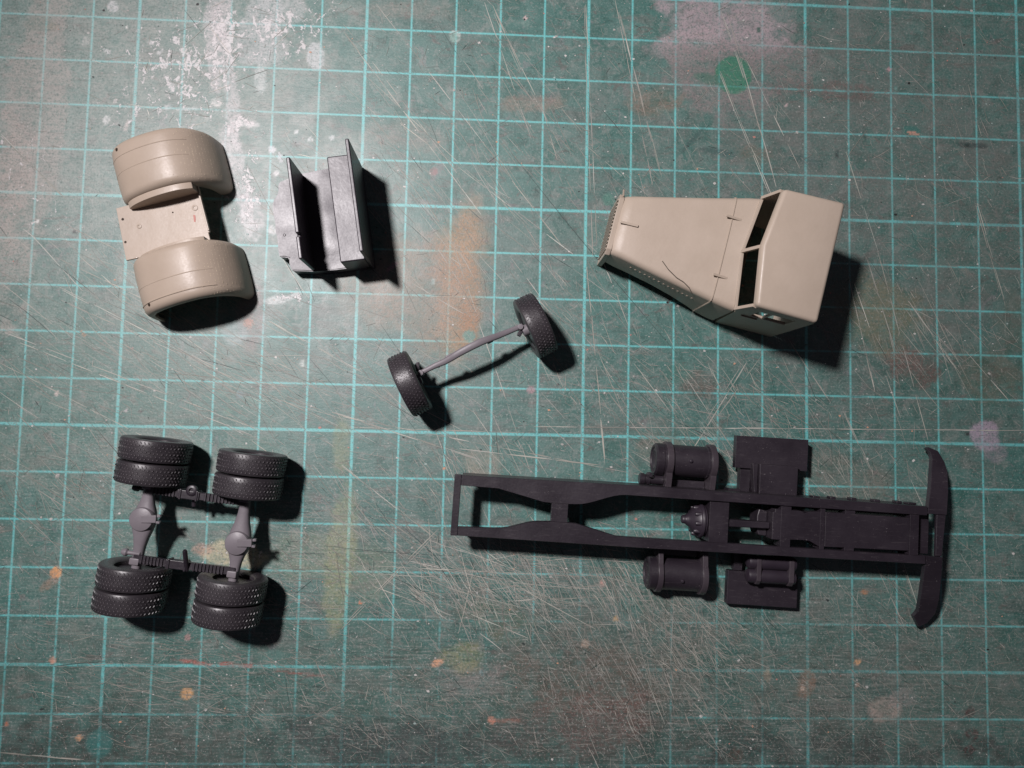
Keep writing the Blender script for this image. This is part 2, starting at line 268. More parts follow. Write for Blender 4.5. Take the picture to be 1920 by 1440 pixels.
LONG = [
(4.43,4.14,7.15,0.70),(4.50,3.90,7.64,-0.12),(5.07,2.82,8.59,-0.33),(5.81,1.87,9.80,-1.02),(5.13,4.67,9.56,-0.90),(7.58,4.78,8.80,1.37),(7.77,4.67,9.52,1.15),(7.83,4.54,8.46,3.20),(9.86,4.89,10.15,-1.01),
(9.92,4.89,10.26,-1.00),(10.62,4.92,11.52,0.62),(10.68,4.67,11.69,0.87),(13.18,4.79,14.32,0.71),(13.29,4.29,14.87,1.10),(13.39,3.79,14.01,1.81),(10.00,1.54,10.85,0.84),(13.02,4.78,13.64,3.05),
(15.92,1.64,16.70,-0.80),(16.64,-0.68,17.75,-4.93),(16.39,-0.81,17.05,-2.98),(16.08,-1.43,17.15,-4.53),(15.96,-1.31,16.55,-3.95),(-2.83,1.29,-1.27,-0.19),(-2.55,-3.02,3.17,-5.06),(-2.21,-3.24,2.95,-5.18),
(-1.54,-1.37,3.80,-3.78),(-1.38,-2.06,2.21,-3.82),(-0.98,-1.35,1.16,-3.15),(-2.51,-3.71,1.28,-5.56),(-1.37,-2.30,4.76,-4.92),(-1.25,-2.41,4.52,-4.69),(4.75,-4.68,12.23,-5.98),(4.52,-4.57,7.77,-5.54),
(7.07,-0.86,8.94,-5.98),(8.31,-1.06,9.04,-2.00),(7.19,-0.98,8.42,-3.20),(12.21,-3.58,14.01,-6.24),(14.01,-3.11,12.93,-4.62),(13.53,-3.42,12.69,-4.74),(5.56,-1.39,7.35,-2.40),(3.71,-1.44,5.35,-2.10),
(7.30,-5.32,10.34,-5.61),(4.88,-4.91,8.92,-4.96),(8.92,-4.83,19.97,-4.68),(10.39,-1.00,11.01,-2.54),(10.04,-1.25,10.52,-5.72),(11.71,-0.84,12.32,-1.90),(6.72,-0.87,7.33,-1.81),(13.65,-3.30,12.34,-5.45),
(8.90,2.48,9.34,1.03),(7.26,2.23,7.61,1.02),(13.02,3.40,14.25,0.47),(-0.61,-5.71,3.00,-6.43),(-2.37,-5.86,-0.08,-7.27),(-2.02,-0.92,-0.70,-2.28),(-1.36,-0.66,1.09,-1.76),(0.03,-3.18,2.24,-4.51),
(3.07,-2.64,5.18,-3.75),(7.03,-3.70,8.11,-5.19),(4.79,-5.72,6.90,-7.28),(7.82,-7.60,12.12,-7.77),(4.92,-9.21,6.89,-7.16),(17.11,-7.59,17.69,-9.31),(16.51,-7.59,17.21,-9.09),(18.96,0.50,19.54,-1.70),
(18.04,-2.22,19.73,-4.11),(17.31,-1.76,18.51,-3.42),(14.61,-2.80,15.58,-4.21),(15.82,-4.32,16.53,-5.84),(-1.99,-11.78,-0.15,-11.93),(5.55,-7.86,10.14,-8.03),(6.23,-7.74,8.30,-8.16),
(9.32,-7.58,9.23,-8.61),(11.29,-6.98,11.77,-7.78),(7.63,-8.85,9.01,-9.40),(5.56,-8.31,7.40,-8.96),(6.91,-7.62,7.86,-9.07),(2.73,-0.05,4.39,-1.07),(4.00,3.14,5.46,1.85),
]
BUNDLES = [
(8.18,-8.28,1.63,1.05,58,18,170,0.70,0.90), (7.03,-8.07,1.86,0.81,35,15,110,0.81,0.80), (8.99,-8.04,1.86,0.81,5,8,70,0.93,0.80), (10.49,-8.25,1.28,0.93,62,12,130,0.70,0.80), (11.10,-10.39,1.74,1.28,62,12,150,0.53,0.60), (12.48,-8.79,1.28,0.93,50,22,150,0.47,0.70), (12.84,-9.70,1.40,0.93,35,25,110,0.40,0.70), (13.65,-4.25,1.40,1.05,45,22,90,0.47,0.70), (12.58,-5.45,1.28,0.70,40,14,70,0.70,0.70), (15.45,-5.63,1.86,1.05,60,20,110,0.47,0.60), (7.78,-5.78,1.28,0.58,55,15,60,0.70,0.70), (5.65,-3.97,1.86,1.86,35,14,80,0.81,0.50), (0.26,-3.29,2.67,1.51,32,10,110,1.05,0.60), (2.90,-4.03,1.63,0.93,30,12,60,0.93,0.60), (-0.59,-6.16,1.74,1.51,35,15,90,0.70,0.50), (1.19,-10.35,3.26,1.16,8,14,160,0.47,0.40), (3.97,-8.11,1.05,1.86,20,25,110,0.40,0.50), (6.23,-0.17,1.74,1.63,52,8,60,1.05,0.50), (8.79,1.74,1.86,1.86,56,8,50,1.05,0.50), (3.65,-0.02,1.05,1.40,45,20,30,0.58,1.20), (-0.41,-1.34,2.21,0.70,40,14,34,0.70,1.10), (1.89,3.17,1.40,1.28,20,60,22,0.40,1.50), (0.87,2.64,1.28,1.16,50,40,14,0.35,1.50), (11.82,0.02,1.63,1.28,58,8,30,1.05,0.50), (17.18,-2.49,1.98,1.40,58,12,60,0.70,0.55), (18.60,1.49,1.28,2.56,62,20,40,0.47,0.40), (14.88,3.22,1.98,1.40,30,40,40,0.35,0.40), (17.22,-8.74,2.09,1.74,55,30,160,0.35,0.45), (14.83,-10.81,4.07,1.05,40,35,240,0.33,0.40), (6.77,-10.86,3.84,1.05,35,30,220,0.37,0.40), (9.59,-2.69,1.28,1.51,50,16,70,0.64,0.60), (11.26,-3.83,1.40,1.16,45,20,60,0.52,0.60), (5.40,-6.73,0.93,1.16,40,16,60,0.70,0.60), ]
FLAKE = [(0.98,2.77,1.40,1.51,0.75), (1.87,3.54,0.70,1.28,0.90), (0.48,3.48,0.70,0.70,0.60), (2.19,1.73,0.70,0.58,0.70), (2.54,0.18,0.44,1.16,0.75), (3.03,3.83,0.93,0.93,0.80), (3.96,4.12,0.47,0.58,0.60), (-0.13,1.82,0.70,0.58,0.60), (2.96,-0.04,0.35,0.70,0.30), (-2.32,0.37,1.40,2.33,0.30), (3.56,-2.15,0.70,0.35,0.70), (-1.36,-0.66,0.70,0.70,0.35), (4.22,-2.61,0.47,0.70,0.30), (2.61,-7.68,1.05,0.58,0.50), ]
WEAR = [(9.03,-10.51,3.84,1.98,1.00), (10.73,-8.81,1.86,1.63,0.80), (14.24,-9.12,3.49,1.16,0.60), (1.93,2.32,0.70,2.33,0.60), (7.22,-2.05,0.70,1.40,0.40), (10.17,-9.95,2.67,1.86,0.80), (7.62,-8.62,1.74,1.51,0.70), (6.22,-11.08,2.91,1.05,0.80), (12.48,-9.36,1.74,1.63,0.50), (14.83,-10.47,4.07,1.74,0.50), (11.88,-6.86,3.02,1.86,0.40), (-1.02,-10.04,2.91,1.86,0.40), (3.31,-8.34,2.09,2.09,0.50), (3.43,-11.10,2.91,1.05,0.60), (17.24,-7.00,2.33,1.86,0.30), (13.02,4.15,1.51,0.81,0.70), (2.70,-2.18,0.70,1.05,0.50), (12.22,-4.64,1.74,0.70,0.50), (-2.16,1.44,0.81,3.26,0.35), (16.07,-2.76,1.40,1.16,0.40), (5.53,-7.41,0.93,1.16,0.40), ]
SCUFF = [(3.42,-10.88,5.81,1.28,0.80), (12.49,-10.94,6.51,1.28,1.00), (7.88,-9.97,4.65,1.74,1.00), (8.43,-8.84,3.02,1.51,1.00), (11.90,-9.37,3.02,1.98,0.90), (15.42,-9.90,3.84,2.21,0.80), (1.11,-8.92,3.84,1.74,0.80), (3.97,-7.89,1.40,1.98,0.90), (6.18,-9.98,3.02,1.51,0.90), (9.49,-4.11,3.02,1.05,0.50), (-0.16,-5.93,2.91,1.28,0.50), (18.43,-8.15,1.86,3.02,0.60), (14.85,-4.93,3.02,1.40,0.50), (5.53,-7.30,1.28,1.86,0.80), (0.61,0.83,3.84,3.37,0.40), (-0.30,-3.31,2.67,1.51,0.35), ]
# ------------------------------------------------------------------ table under the mat
bm = bmesh.new(); box(bm, -30, 50, -42, 32, -2.0, -0.31)
tt = NT('table_wood'); g = tt.node('ShaderNodeTexCoord').outputs['Object']
tt.set(Base_Color=tt.mix(tt.noise(tt.scale(g, (.3, 3, 1)), 1.2), (.20, .12, .07), (.30, .19, .11)), Roughness=.5)
o = finish('table_top', bm, tt.m, bevel=.1); o['kind'] = 'structure'

# ------------------------------------------------------------------ cutting mat
X0, X1, Y0, Y1, ST = -8.0, 26.0, -18.0, 10.0, .042
nx, ny = int((X1 - X0) / ST) + 1, int((Y1 - Y0) / ST) + 1
gx, gy = np.meshgrid(np.linspace(X0, X1, nx), np.linspace(Y0, Y1, ny))
nv = nx * ny
rng = np.random.default_rng(5)

def fbm(sx, sy, octs=4, seed=0):
    """value noise on the mat's own plane, for ragged stain edges"""
    out = np.zeros_like(gx); amp = 1.0; tot = 0
    for k in range(octs):
        r = np.random.default_rng(seed * 31 + k)
        fx, fy = sx * 2**k, sy * 2**k
        u = (gx - X0) * fx; v = (gy - Y0) * fy
        iu = u.astype(int); iv = v.astype(int); fu = u - iu; fv = v - iv
        fu = fu*fu*(3-2*fu); fv = fv*fv*(3-2*fv)
        T = r.random((int(v.max()) + 3, int(u.max()) + 3))
        out += amp * ((T[iv, iu]*(1-fu) + T[iv, iu+1]*fu)*(1-fv) + (T[iv+1, iu]*(1-fu) + T[iv+1, iu+1]*fu)*fv)
        tot += amp; amp *= .6
    return out / tot

if True:
    pass
NF = fbm(1.6, 1.6, 5, 1); NG = fbm(4.0, 4.0, 4, 2)
def smooth(x): x = np.clip(x, 0, 1); return x*x*(3-2*x)
rgb = np.zeros((ny, nx, 3)); al = np.zeros((ny, nx))
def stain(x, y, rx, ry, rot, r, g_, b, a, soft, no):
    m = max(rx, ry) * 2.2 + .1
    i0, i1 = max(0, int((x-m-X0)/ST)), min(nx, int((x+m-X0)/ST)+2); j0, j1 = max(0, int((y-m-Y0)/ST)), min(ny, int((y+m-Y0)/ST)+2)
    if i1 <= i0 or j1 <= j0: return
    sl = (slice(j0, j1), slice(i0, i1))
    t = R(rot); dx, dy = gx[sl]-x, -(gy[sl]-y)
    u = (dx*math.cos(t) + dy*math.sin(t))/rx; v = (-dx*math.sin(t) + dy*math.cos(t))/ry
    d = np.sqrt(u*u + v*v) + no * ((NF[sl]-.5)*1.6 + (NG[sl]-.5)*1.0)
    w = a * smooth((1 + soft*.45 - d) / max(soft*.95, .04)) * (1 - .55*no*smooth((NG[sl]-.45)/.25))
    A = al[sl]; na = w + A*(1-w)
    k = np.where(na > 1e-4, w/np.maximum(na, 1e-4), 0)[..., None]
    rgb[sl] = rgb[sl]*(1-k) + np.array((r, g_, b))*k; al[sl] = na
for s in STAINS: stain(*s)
def field(lst):
    f = np.zeros((ny, nx))
    for x, y, rx, ry, v in lst:
        d2 = ((gx-x)/rx)**2 + ((gy-y)/ry)**2
        f = np.maximum(f, v*np.exp(-d2*.9))
    return f
flake, wear, scuff = field(FLAKE), field(WEAR), field(SCUFF)

me = bpy.data.meshes.new('cutting_mat')
ix = (np.arange(ny-1)[:, None]*nx + np.arange(nx-1)[None, :])
quads = np.stack([ix, ix+1, ix+1+nx, ix+nx], -1).reshape(-1, 4)
bnd = np.concatenate([np.arange(nx), np.arange(1, ny)*nx + nx-1, (ny-1)*nx + np.arange(nx-2, -1, -1), np.arange(ny-2, 0, -1)*nx])
co = np.zeros((nv + len(bnd), 3), np.float32)
co[:nv, 0], co[:nv, 1] = gx.ravel(), gy.ravel()
co[:nv, 2] = 0
co[nv:] = co[bnd]; co[nv:, 2] = -.3
nb = len(bnd); k = np.arange(nb); side = np.stack([bnd[(k+1) % nb], bnd, nv+k, nv+(k+1) % nb], -1)
faces = np.concatenate([quads, side]).astype(np.int32)
me.vertices.add(len(co)); me.vertices.foreach_set('co', co.ravel())
me.loops.add(faces.size); me.loops.foreach_set('vertex_index', faces.ravel())
me.polygons.add(len(faces)); me.polygons.foreach_set('loop_start', np.arange(0, faces.size, 4, dtype=np.int32))
me.update(calc_edges=True)
def put(name, r, g_, b, a):
    at = me.attributes.new(name, 'FLOAT_COLOR', 'POINT')
    arr = np.zeros((len(co), 4), np.float32)
    for c, f in enumerate((r, g_, b, a)): arr[:nv, c] = f.ravel()
    arr[nv:] = arr[bnd]
    at.data.foreach_set('color', arr.ravel())
put('stain', rgb[..., 0], rgb[..., 1], rgb[..., 2], al)
put('mask', flake, wear, scuff, NF)

t = NT('cutting_mat')
P = t.node('ShaderNodeTexCoord').outputs['Object']
sep = t.node('ShaderNodeSeparateXYZ', {0: P}); px, py = sep.outputs[0], sep.outputs[1]
st = t.node('ShaderNodeAttribute', attribute_name='stain'); mk = t.node('ShaderNodeAttribute', attribute_name='mask')
ms = t.node('ShaderNodeSeparateColor', {0: mk.outputs['Color']})
FL, WE, SF = ms.outputs[0], ms.outputs[1], ms.outputs[2]
big = t.noise(P, .35, 5, .6, .4); mid = t.noise(P, 1.5, 5, .62, .5); fine = t.noise(P, 12.0, 4, .68); grit = t.noise(P, 22.0, 3, .75)
streak = t.noise(t.scale(P, (1.6, 21.0, 1)), 1.0, 6, .72, .3); wipe = t.noise(t.scale(P, (1.0, 3.2, 1)), .8, 5, .6, .8)
dia = t.noise(t.node('ShaderNodeMapping', {'Vector': P, 'Rotation': (0, 0, R(55)), 'Scale': (2.4, 26, 1)}).outputs[0], 1.0, 3, .6)
# worn green vinyl: clean teal under a film of grey, brown and lilac paint dust
pt = t.noise(P, 1.15, 7, .66, 1.2); pt2 = t.noise(t.scale(P, (1.3, 2.6, 1)), 1.7, 6, .66, 1.0); pt3 = t.noise(P, 3.1, 6, .7, .8)
c = t.mix(t.ss(mid, .3, .7), (.032, .126, .108), (.066, .164, .144))
c = t.mix(t.math('MULTIPLY', t.ss(big, .42, .66), .40), c, (.116, .144, .132))
c = t.mix(t.math('MULTIPLY', t.ss(wipe, .50, .68), .48), c, (.118, .108, .100))
c = t.mix(t.math('MULTIPLY', t.ss(pt, .55, .60), .75), c, (.026, .108, .090))
c = t.mix(t.math('MULTIPLY', t.ss(pt2, .585, .64), .55), c, (.098, .074, .068))
c = t.mix(t.math('MULTIPLY', t.ss(t.noise(P, 1.9, 6, .68, .8), .60, .66), .45), c, (.180, .165, .175))
c = t.mix(t.math('MULTIPLY', t.ss(pt3, .51, .66), .62), c, (.180, .212, .195))
c = t.mix(t.math('MULTIPLY', t.ss(pt3, .47, .30), .70), c, (.016, .062, .052))
# printed grid, every fifth line heavier
def grid(cc, half, period):
    u = t.math('MULTIPLY', cc, 1.0 / period)
    d = t.math('MULTIPLY', t.math('ABSOLUTE', t.math('SUBTRACT', t.math('FRACT', t.math('ADD', u, .5)), .5)), period)
    d = t.math('ADD', d, t.math('MULTIPLY', t.math('SUBTRACT', grit, .5), .034))
    return t.ss(d, half - .016, half + .014, 1.0, 0.0)
L = t.math('MAXIMUM', t.math('MAXIMUM', grid(px, .022, 1), grid(py, .022, 1)), t.math('MAXIMUM', grid(px, .033, 5), grid(py, .033, 5)))
cover = t.math('ADD', t.math('MULTIPLY', fine, .55), t.math('MULTIPLY', t.noise(P, 3.2, 3, .6), .45))
scr = t.math('MULTIPLY', t.ss(dia, .60, .68), .22)
keep = t.ss(t.math('SUBTRACT', t.math('ADD', cover, .22), t.math('ADD', scr, t.math('MULTIPLY', WE, .38))), .38, .66)
keep = t.math('MULTIPLY', keep, t.ss(grit, .34, .52, .55, 1.0))
lc = t.mix(mid, (.090, .44, .445), (.155, .53, .52))
c = t.mix(t.math('MULTIPLY', L, t.math('MULTIPLY', keep, .93)), c, lc)
# stains and paint marks
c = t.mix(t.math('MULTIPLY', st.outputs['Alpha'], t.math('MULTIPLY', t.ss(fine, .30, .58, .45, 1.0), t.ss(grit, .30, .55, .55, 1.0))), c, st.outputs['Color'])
# dragged grey haze of fine cuts
hz = t.math('MULTIPLY', t.math('ADD', t.math('MULTIPLY', t.ss(streak, .50, .66), .85), t.math('MULTIPLY', t.ss(dia, .56, .70), .5)), t.math('ADD', t.math('MULTIPLY', SF, .72), .10), True)
c = t.mix(t.math('MULTIPLY', hz, t.ss(grit, .36, .56, .25, 1.0)), c, (.27, .275, .255))
dk = t.math('MULTIPLY', t.ss(streak, .48, .34), t.math('ADD', t.math('MULTIPLY', SF, .75), .06), True)
c = t.mix(dk, c, (.040, .060, .056))
# gritty dust and specks; the pale grains also paint in the vinyl's sparkle
c = t.mix(t.math('MULTIPLY', t.ss(grit, .555, .70), t.math('ADD', .38, t.math('MULTIPLY', SF, .42))), c, (.40, .41, .39))
c = t.mix(t.math('MULTIPLY', t.ss(grit, .45, .30), .55), c, (.020, .042, .038))
# dried white paint, flaked
fk = t.math('ADD', t.math('MULTIPLY', t.noise(t.scale(P, (1.25, .9, 1)), 4.6, 7, .74, .8), .75), t.math('MULTIPLY', t.noise(P, 11.0, 4, .7, .3), .25))
fl = t.math('MULTIPLY', t.ss(t.math('ADD', fk, t.math('MULTIPLY', FL, .20)), .650, .676), t.ss(FL, .08, .3))
fl = t.math('MULTIPLY', fl, t.ss(grit, .30, .48, .25, 1.0))
c = t.mix(t.math('MULTIPLY', fl, .80), c, (.60, .57, .57))
rough = t.math('ADD', .52, t.math('ADD', t.math('MULTIPLY', t.math('SUBTRACT', mid, .5), .22), t.math('MULTIPLY', t.math('SUBTRACT', grit, .5), .25)))
h = t.math('ADD', t.math('MULTIPLY', grit, .5), t.math('ADD', t.math('MULTIPLY', fine, .35), t.math('ADD', t.math('MULTIPLY', streak, .25), t.math('MULTIPLY', fl, .5))))
c = t.node('ShaderNodeHueSaturation', {'Color': c, 'Saturation': 0.99}).outputs[0]
t.set(Base_Color=c, Roughness=rough, Specular_IOR_Level=.9, Normal=t.bump(h, .32, .02))
me.materials.append(t.m)
mat_o = link(bpy.data.objects.new('cutting_mat', me))
mat_o['label'] = 'worn green cutting mat with turquoise grid, scratches and paint stains under all the model parts'
mat_o['category'] = 'cutting mat'; mat_o['kind'] = 'thing'

# knife cuts, hair scratches and specks: thin raised burrs lying on the vinyl, one uncountable mass
sv, sf, scol = [], [], []
def ribbon(x0, y0, x1, y1, w, col, bend=0.0, z=.003):
    d = math.hypot(x1-x0, y1-y0)
    if d < 1e-4: return
    nxx, nyy = -(y1-y0)/d, (x1-x0)/d
    base = len(sv); N = 3 if d > .8 else 2
    for k in range(N+1):
        f = k/N; o_ = bend*math.sin(math.pi*f)*d
        cx, cy = x0 + (x1-x0)*f + nxx*o_, y0 + (y1-y0)*f + nyy*o_
        ww = w*(.25 + .75*math.sin(math.pi*min(max(f, .08), .92)))*.5
        sv.append((cx+nxx*ww, cy+nyy*ww, z)); sv.append((cx-nxx*ww, cy-nyy*ww, z))
    for k in range(N):
        sf.append((base+2*k, base+2*k+1, base+2*k+3, base+2*k+2)); scol.append(col)
def scol_(br, warm=0.5):
    b = br*rnd.uniform(.75, 1.15)
    return (b*(.255 + .05*warm*rnd.random()), b*.262, b*(.240 - .03*warm*rnd.random()))
zc = [.002]
def nz(): zc[0] = .002 + (zc[0] - .002 + .00037) % .006; return zc[0]
for x0, y0, x1, y1 in LONG:
    for r_ in range(rnd.choice((1, 1, 2))):
        ox, oy = rnd.gauss(0, .02), rnd.gauss(0, .02)
        # a long cut shows as a run of broken dashes
        n = max(2, int(math.hypot(x1-x0, y1-y0)/rnd.uniform(.5, 1.1))); f = 0
        for q in range(n):
            a, b = (q + rnd.uniform(0, .12))/n, (q + rnd.uniform(.75, 1.04))/n
            ribbon(x0+(x1-x0)*a+ox+rnd.gauss(0, .006), y0+(y1-y0)*a+oy, x0+(x1-x0)*b+ox, y0+(y1-y0)*b+oy, rnd.uniform(.010, .022), scol_(rnd.uniform(1.0, 1.7)), rnd.gauss(0, .004), nz())
for bx, by, sx, sy, an, asp, n, ln, br in BUNDLES:
    for k in range(int(n*2.0)):
        a = -R(rnd.gauss(an, asp)); l = ln*rnd.lognormvariate(0, .65)*.62
        x, y = bx + rnd.gauss(0, sx*.62), by + rnd.gauss(0, sy*.62)
        dx, dy = math.cos(a)*l/2, math.sin(a)*l/2
        dark = rnd.random() < .06
        ribbon(x-dx, y-dy, x+dx, y+dy, rnd.uniform(.006, .015), (.03, .05, .047) if dark else scol_(.7 + 1.1*br*rnd.random()**1.5), rnd.gauss(0, .012), nz())
for k in range(9000):
    x, y = rnd.uniform(-6, 24), rnd.uniform(-16, 8)
    if x < 5 and y > -3 and rnd.random() < .8: continue
    a = -R(rnd.choice((58, 32, 5, 75, -40)) + rnd.gauss(0, 13)); l = rnd.lognormvariate(-1.95, .6)
    dark = rnd.random() < .07
    ribbon(x, y, x+math.cos(a)*l, y+math.sin(a)*l, rnd.uniform(.005, .011), (.035, .055, .052) if dark else scol_(rnd.uniform(.6, 1.4)), rnd.gauss(0, .03), nz())
pal = ((.42, .42, .40), (.34, .33, .31), (.52, .50, .48), (.48, .27, .18), (.40, .20, .17), (.02, .02, .02), (.03, .04, .04), (.30, .38, .36))
for k in range(3600):
    x, y = rnd.uniform(-6, 24), rnd.uniform(-16, 8)
    s = min(.035, rnd.lognormvariate(-4.4, .5)); n = rnd.choice((4, 5, 6)); base = len(sv); z = nz(); a0 = rnd.random()*6
    for q in range(n):
        r_ = s*rnd.uniform(.5, 1.1); a = a0 + 6.283*q/n
        sv.append((x + math.cos(a)*r_*1.3, y + math.sin(a)*r_, z))
    sf.append(tuple(range(base, base+n))); scol.append(rnd.choice(pal) if rnd.random() < .55 else rnd.choice(pal[:3]))
me = bpy.data.meshes.new('knife_scratches'); me.from_pydata(sv, [], sf)
ca = me.attributes.new('burr', 'FLOAT_COLOR', 'FACE')
ca.data.foreach_set('color', np.array([(*c_, 1) for c_ in scol], np.float32).ravel())
t = NT('scratch_burr'); t.set(Base_Color=t.node('ShaderNodeAttribute', attribute_name='burr').outputs['Color'], Roughness=.55)
me.materials.append(t.m)
o = link(bpy.data.objects.new('knife_scratches', me)); o.parent = mat_o; o['kind'] = 'stuff'
# ================================================================== truck cab
def build_cab():
    T = thing('truck_cab', 'grey-tan model truck cab with long hood, split windshield opening and beaded grille', 'truck cab', (14.4694, -1.5470, 0), R(166.6))
    # hood: one skin of top and sides, narrowing to the grille
    st_ = [(4.07, .630, 1.10, .40), (4.0, .643, 1.155, .37), (3.86, .674, 1.19, .36), (3.5, .753, 1.215, .41), (3.0, .864, 1.255, .44), (2.5, .974, 1.305, .38), (2.1, 1.062, 1.35, .26), (1.86, 1.115, 1.385, .14), (1.6, 1.172, 1.43, .12), (1.40, 1.205, 1.455, .12)]
    def ring(x, w, h, z0, off=0.0, last=False):
        r = .13; pts = [(-w, z0)]
        pts += [(-w + r*(1 - math.cos(a)), h - r + r*math.sin(a)) for a in [i*math.pi/2/5 for i in range(6)]]
        pts += [(-w*f, h + .035*(1 - f*f)) for f in (.66, .4, 0, -.4, -.66)]
        pts += [(w - r*(1 - math.cos(a)), h - r + r*math.sin(a)) for a in [math.pi/2 - i*math.pi/2/5 for i in range(6)]]
        pts += [(w, z0)]
        return [(x + (.14*(1 - abs(y)/1.16) if last else 0), y, z) for y, z in pts]
    bm = bmesh.new()
    rings = [ring(*s, last=(i == len(st_)-1)) for i, s in enumerate(st_)]
    inner = [ring(x, w - .05, h - .05, z0, last=(i == len(st_)-1)) for i, (x, w, h, z0) in enumerate(st_)]
    loft(bm, [o_ + n_[::-1] for o_, n_ in zip(rings, inner)])
    hood = finish('hood', bm, cab_m, T)
    # raised seam across the cowl
    for x, w, h, r_, nm in ((1.87, 1.113, 1.385, .017, 'hood_seam'),):
        pts = [(x, y, z) for (_, y, z) in ring(x, w, h, .14)]
        bm = bmesh.new(); tube(bm, [(p[0], p[1]*1.005, p[2] + .005) for p in pts], r_, 6); finish(nm, bm, cab_m, hood)
    # side panel step and louvre rows
    for s in (-1, 1):
        bm = bmesh.new()
        for k in range(15):
            f = k/14; x = 3.55 - 1.5*f; w = np.interp(x, [2.1, 2.5, 3.0, 3.5, 3.86], [1.062, .974, .864, .753, .674])
            box(bm, x-.022, x+.022, s*w-.011, s*w+.011, .84 + .05*f, .90 + .05*f)
        o = finish('louvre', bm, cab_m, hood, bevel=.006, seg=1); o['kind'] = 'stuff'
    # grille: shell, slats and upright bars
    bm = bmesh.new()
    frame_prism(bm, [(-.66, .0), (.66, .0), (.66, 1.03), (.55, 1.13), (-.55, 1.13), (-.66, 1.03)], [(-.57, .08), (.57, .08), (.57, .98), (.50, 1.06), (-.50, 1.06), (-.57, .98)], 4.06, 4.17, lambda x, y, z: (z, x, y))
    gr = finish('grille', bm, cab_m, T, bevel=.018)
    bm = bmesh.new(); box(bm, 4.03, 4.07, -.6, .6, .06, 1.06); finish('grille_back', bm, cab_m, gr)
    for z in (.25, .45, .65, .85):
        bm = bmesh.new(); box(bm, 4.075, 4.165, -.565, .565, z-.018, z+.018); finish('grille_slat', bm, cab_m, gr, bevel=.008, seg=1)
    proto = None
    for k in range(15):
        y = -.53 + 1.06*k/14
        if proto is None:
            bm = bmesh.new(); box(bm, 4.072, 4.19, -.016, .016, .085, 1.045); proto = finish('grille_bar', bm, cab_m, gr, bevel=.007, seg=1, loc=(0, y, 0))
        else: copy_part(proto, gr, (0, y, 0))
    bm = bmesh.new(); bar(bm, (4.10, -.60, 1.10), (4.13, -.72, 1.16), .035, .03); finish('mould_nib', bm, cab_m, T, bevel=.006, seg=1)
    # hood latches
    for x, y, z, l, dz in ((1.84, -.64, 1.447, .34, .04), (1.83, .60, 1.447, .32, .04), (3.86, -.02, 1.249, .38, -.03)):
        bm = bmesh.new(); bar(bm, (-l/2, 0, -dz/2), (l/2, 0, dz/2), .052, .03); finish('hood_latch', bm, cab_m, T, bevel=.01, loc=(x, y, z))
    # cab shell
    bm = bmesh.new()
    prism(bm, [(0, -1.22), (0, 1.22), (1.24, 1.2), (1.40, .02), (1.24, -1.18)], 2.04, 2.20)
    top = [v for v in bm.verts if v.co.z > 2.1]
    es = [e for e in bm.edges if all(v in top for v in e.verts)] + [e for e in bm.edges if abs(e.verts[0].co.z - e.verts[1].co.z) > .1 and max(abs(e.verts[0].co.y), abs(e.verts[1].co.y)) > 1]
    bmesh.ops.bevel(bm, geom=es, offset=.085, segments=5, affect='EDGES', profile=.5)
    roof = finish('roof', bm, cab_m, T)
    fn = lambda s: (lambda x, y, z: (x, s*z, y))
    for s in (-1, 1):
        bm = bmesh.new()
        frame_prism(bm, [(.0, .0), (1.30, .0), (1.36, 1.44), (1.25, 2.04), (.0, 2.04)], [(.30, 1.36), (.72, 1.36), (1.02, 1.36), (1.02, 1.84), (.30, 1.84)], 1.14, 1.205, fn(s))
        finish('side_wall', bm, cab_m, T, bevel=.015)
        bm = bmesh.new(); box(bm, .74, .79, min(s*1.15, s*1.195), max(s*1.15, s*1.195), 1.362, 1.838); finish('window_post', bm, cab_m, T, bevel=.01)
        bm = bmesh.new(); box(bm, .84, 1.18, min(s*1.207, s*1.235), max(s*1.207, s*1.235), 1.235, 1.275); finish('door_ledge', bm, cab_m, T, bevel=.01)
        bm = bmesh.new(); bar(bm, (1.39, s*1.175, 1.47), (1.23, s*1.165, 2.05), .07, .075, (1, 0, 0)); finish('windshield_pillar', bm, cab_m, T, bevel=.014)
        bm = bmesh.new(); bar(bm, (1.525, s*.005, 1.48), (1.385, s*1.16, 1.475), .055, .06); finish('windshield_sill', bm, cab_m, T, bevel=.012)
    bm = bmesh.new(); bar(bm, (1.535, 0, 1.46), (1.385, .02, 2.06), .075, .06, (1, 0, 0)); finish('windshield_pillar', bm, cab_m, T, bevel=.014)
    bm = bmesh.new(); box(bm, -.03, .05, -1.135, 1.135, .0, 2.035); finish('back_wall', bm, cab_m, T, bevel=.02)
    return T
build_cab()
bm = bmesh.new()
T0 = Matrix.Translation((14.4694, -1.5470, 0)) @ Matrix.Rotation(R(166.6), 4, 'Z')
hp = [(3.02, .56, 1.284), (2.86, .70, 1.294), (2.66, .82, 1.302), (2.50, .875, 1.314), (2.36, .955, 1.306), (2.26, 1.036, 1.24)]
tube(bm, [T0 @ (Vector(p) + Vector((0, 0, .004))) for p in hp], .0085, 5)
hm = NT('hair'); hm.set(Base_Color=(.10, .085, .07), Roughness=.4)
o = finish('stray_hair', bm, hm.m); o['label'] = 'fine curved dark hair lying across the hood of the grey-tan truck cab'; o['category'] = 'hair'

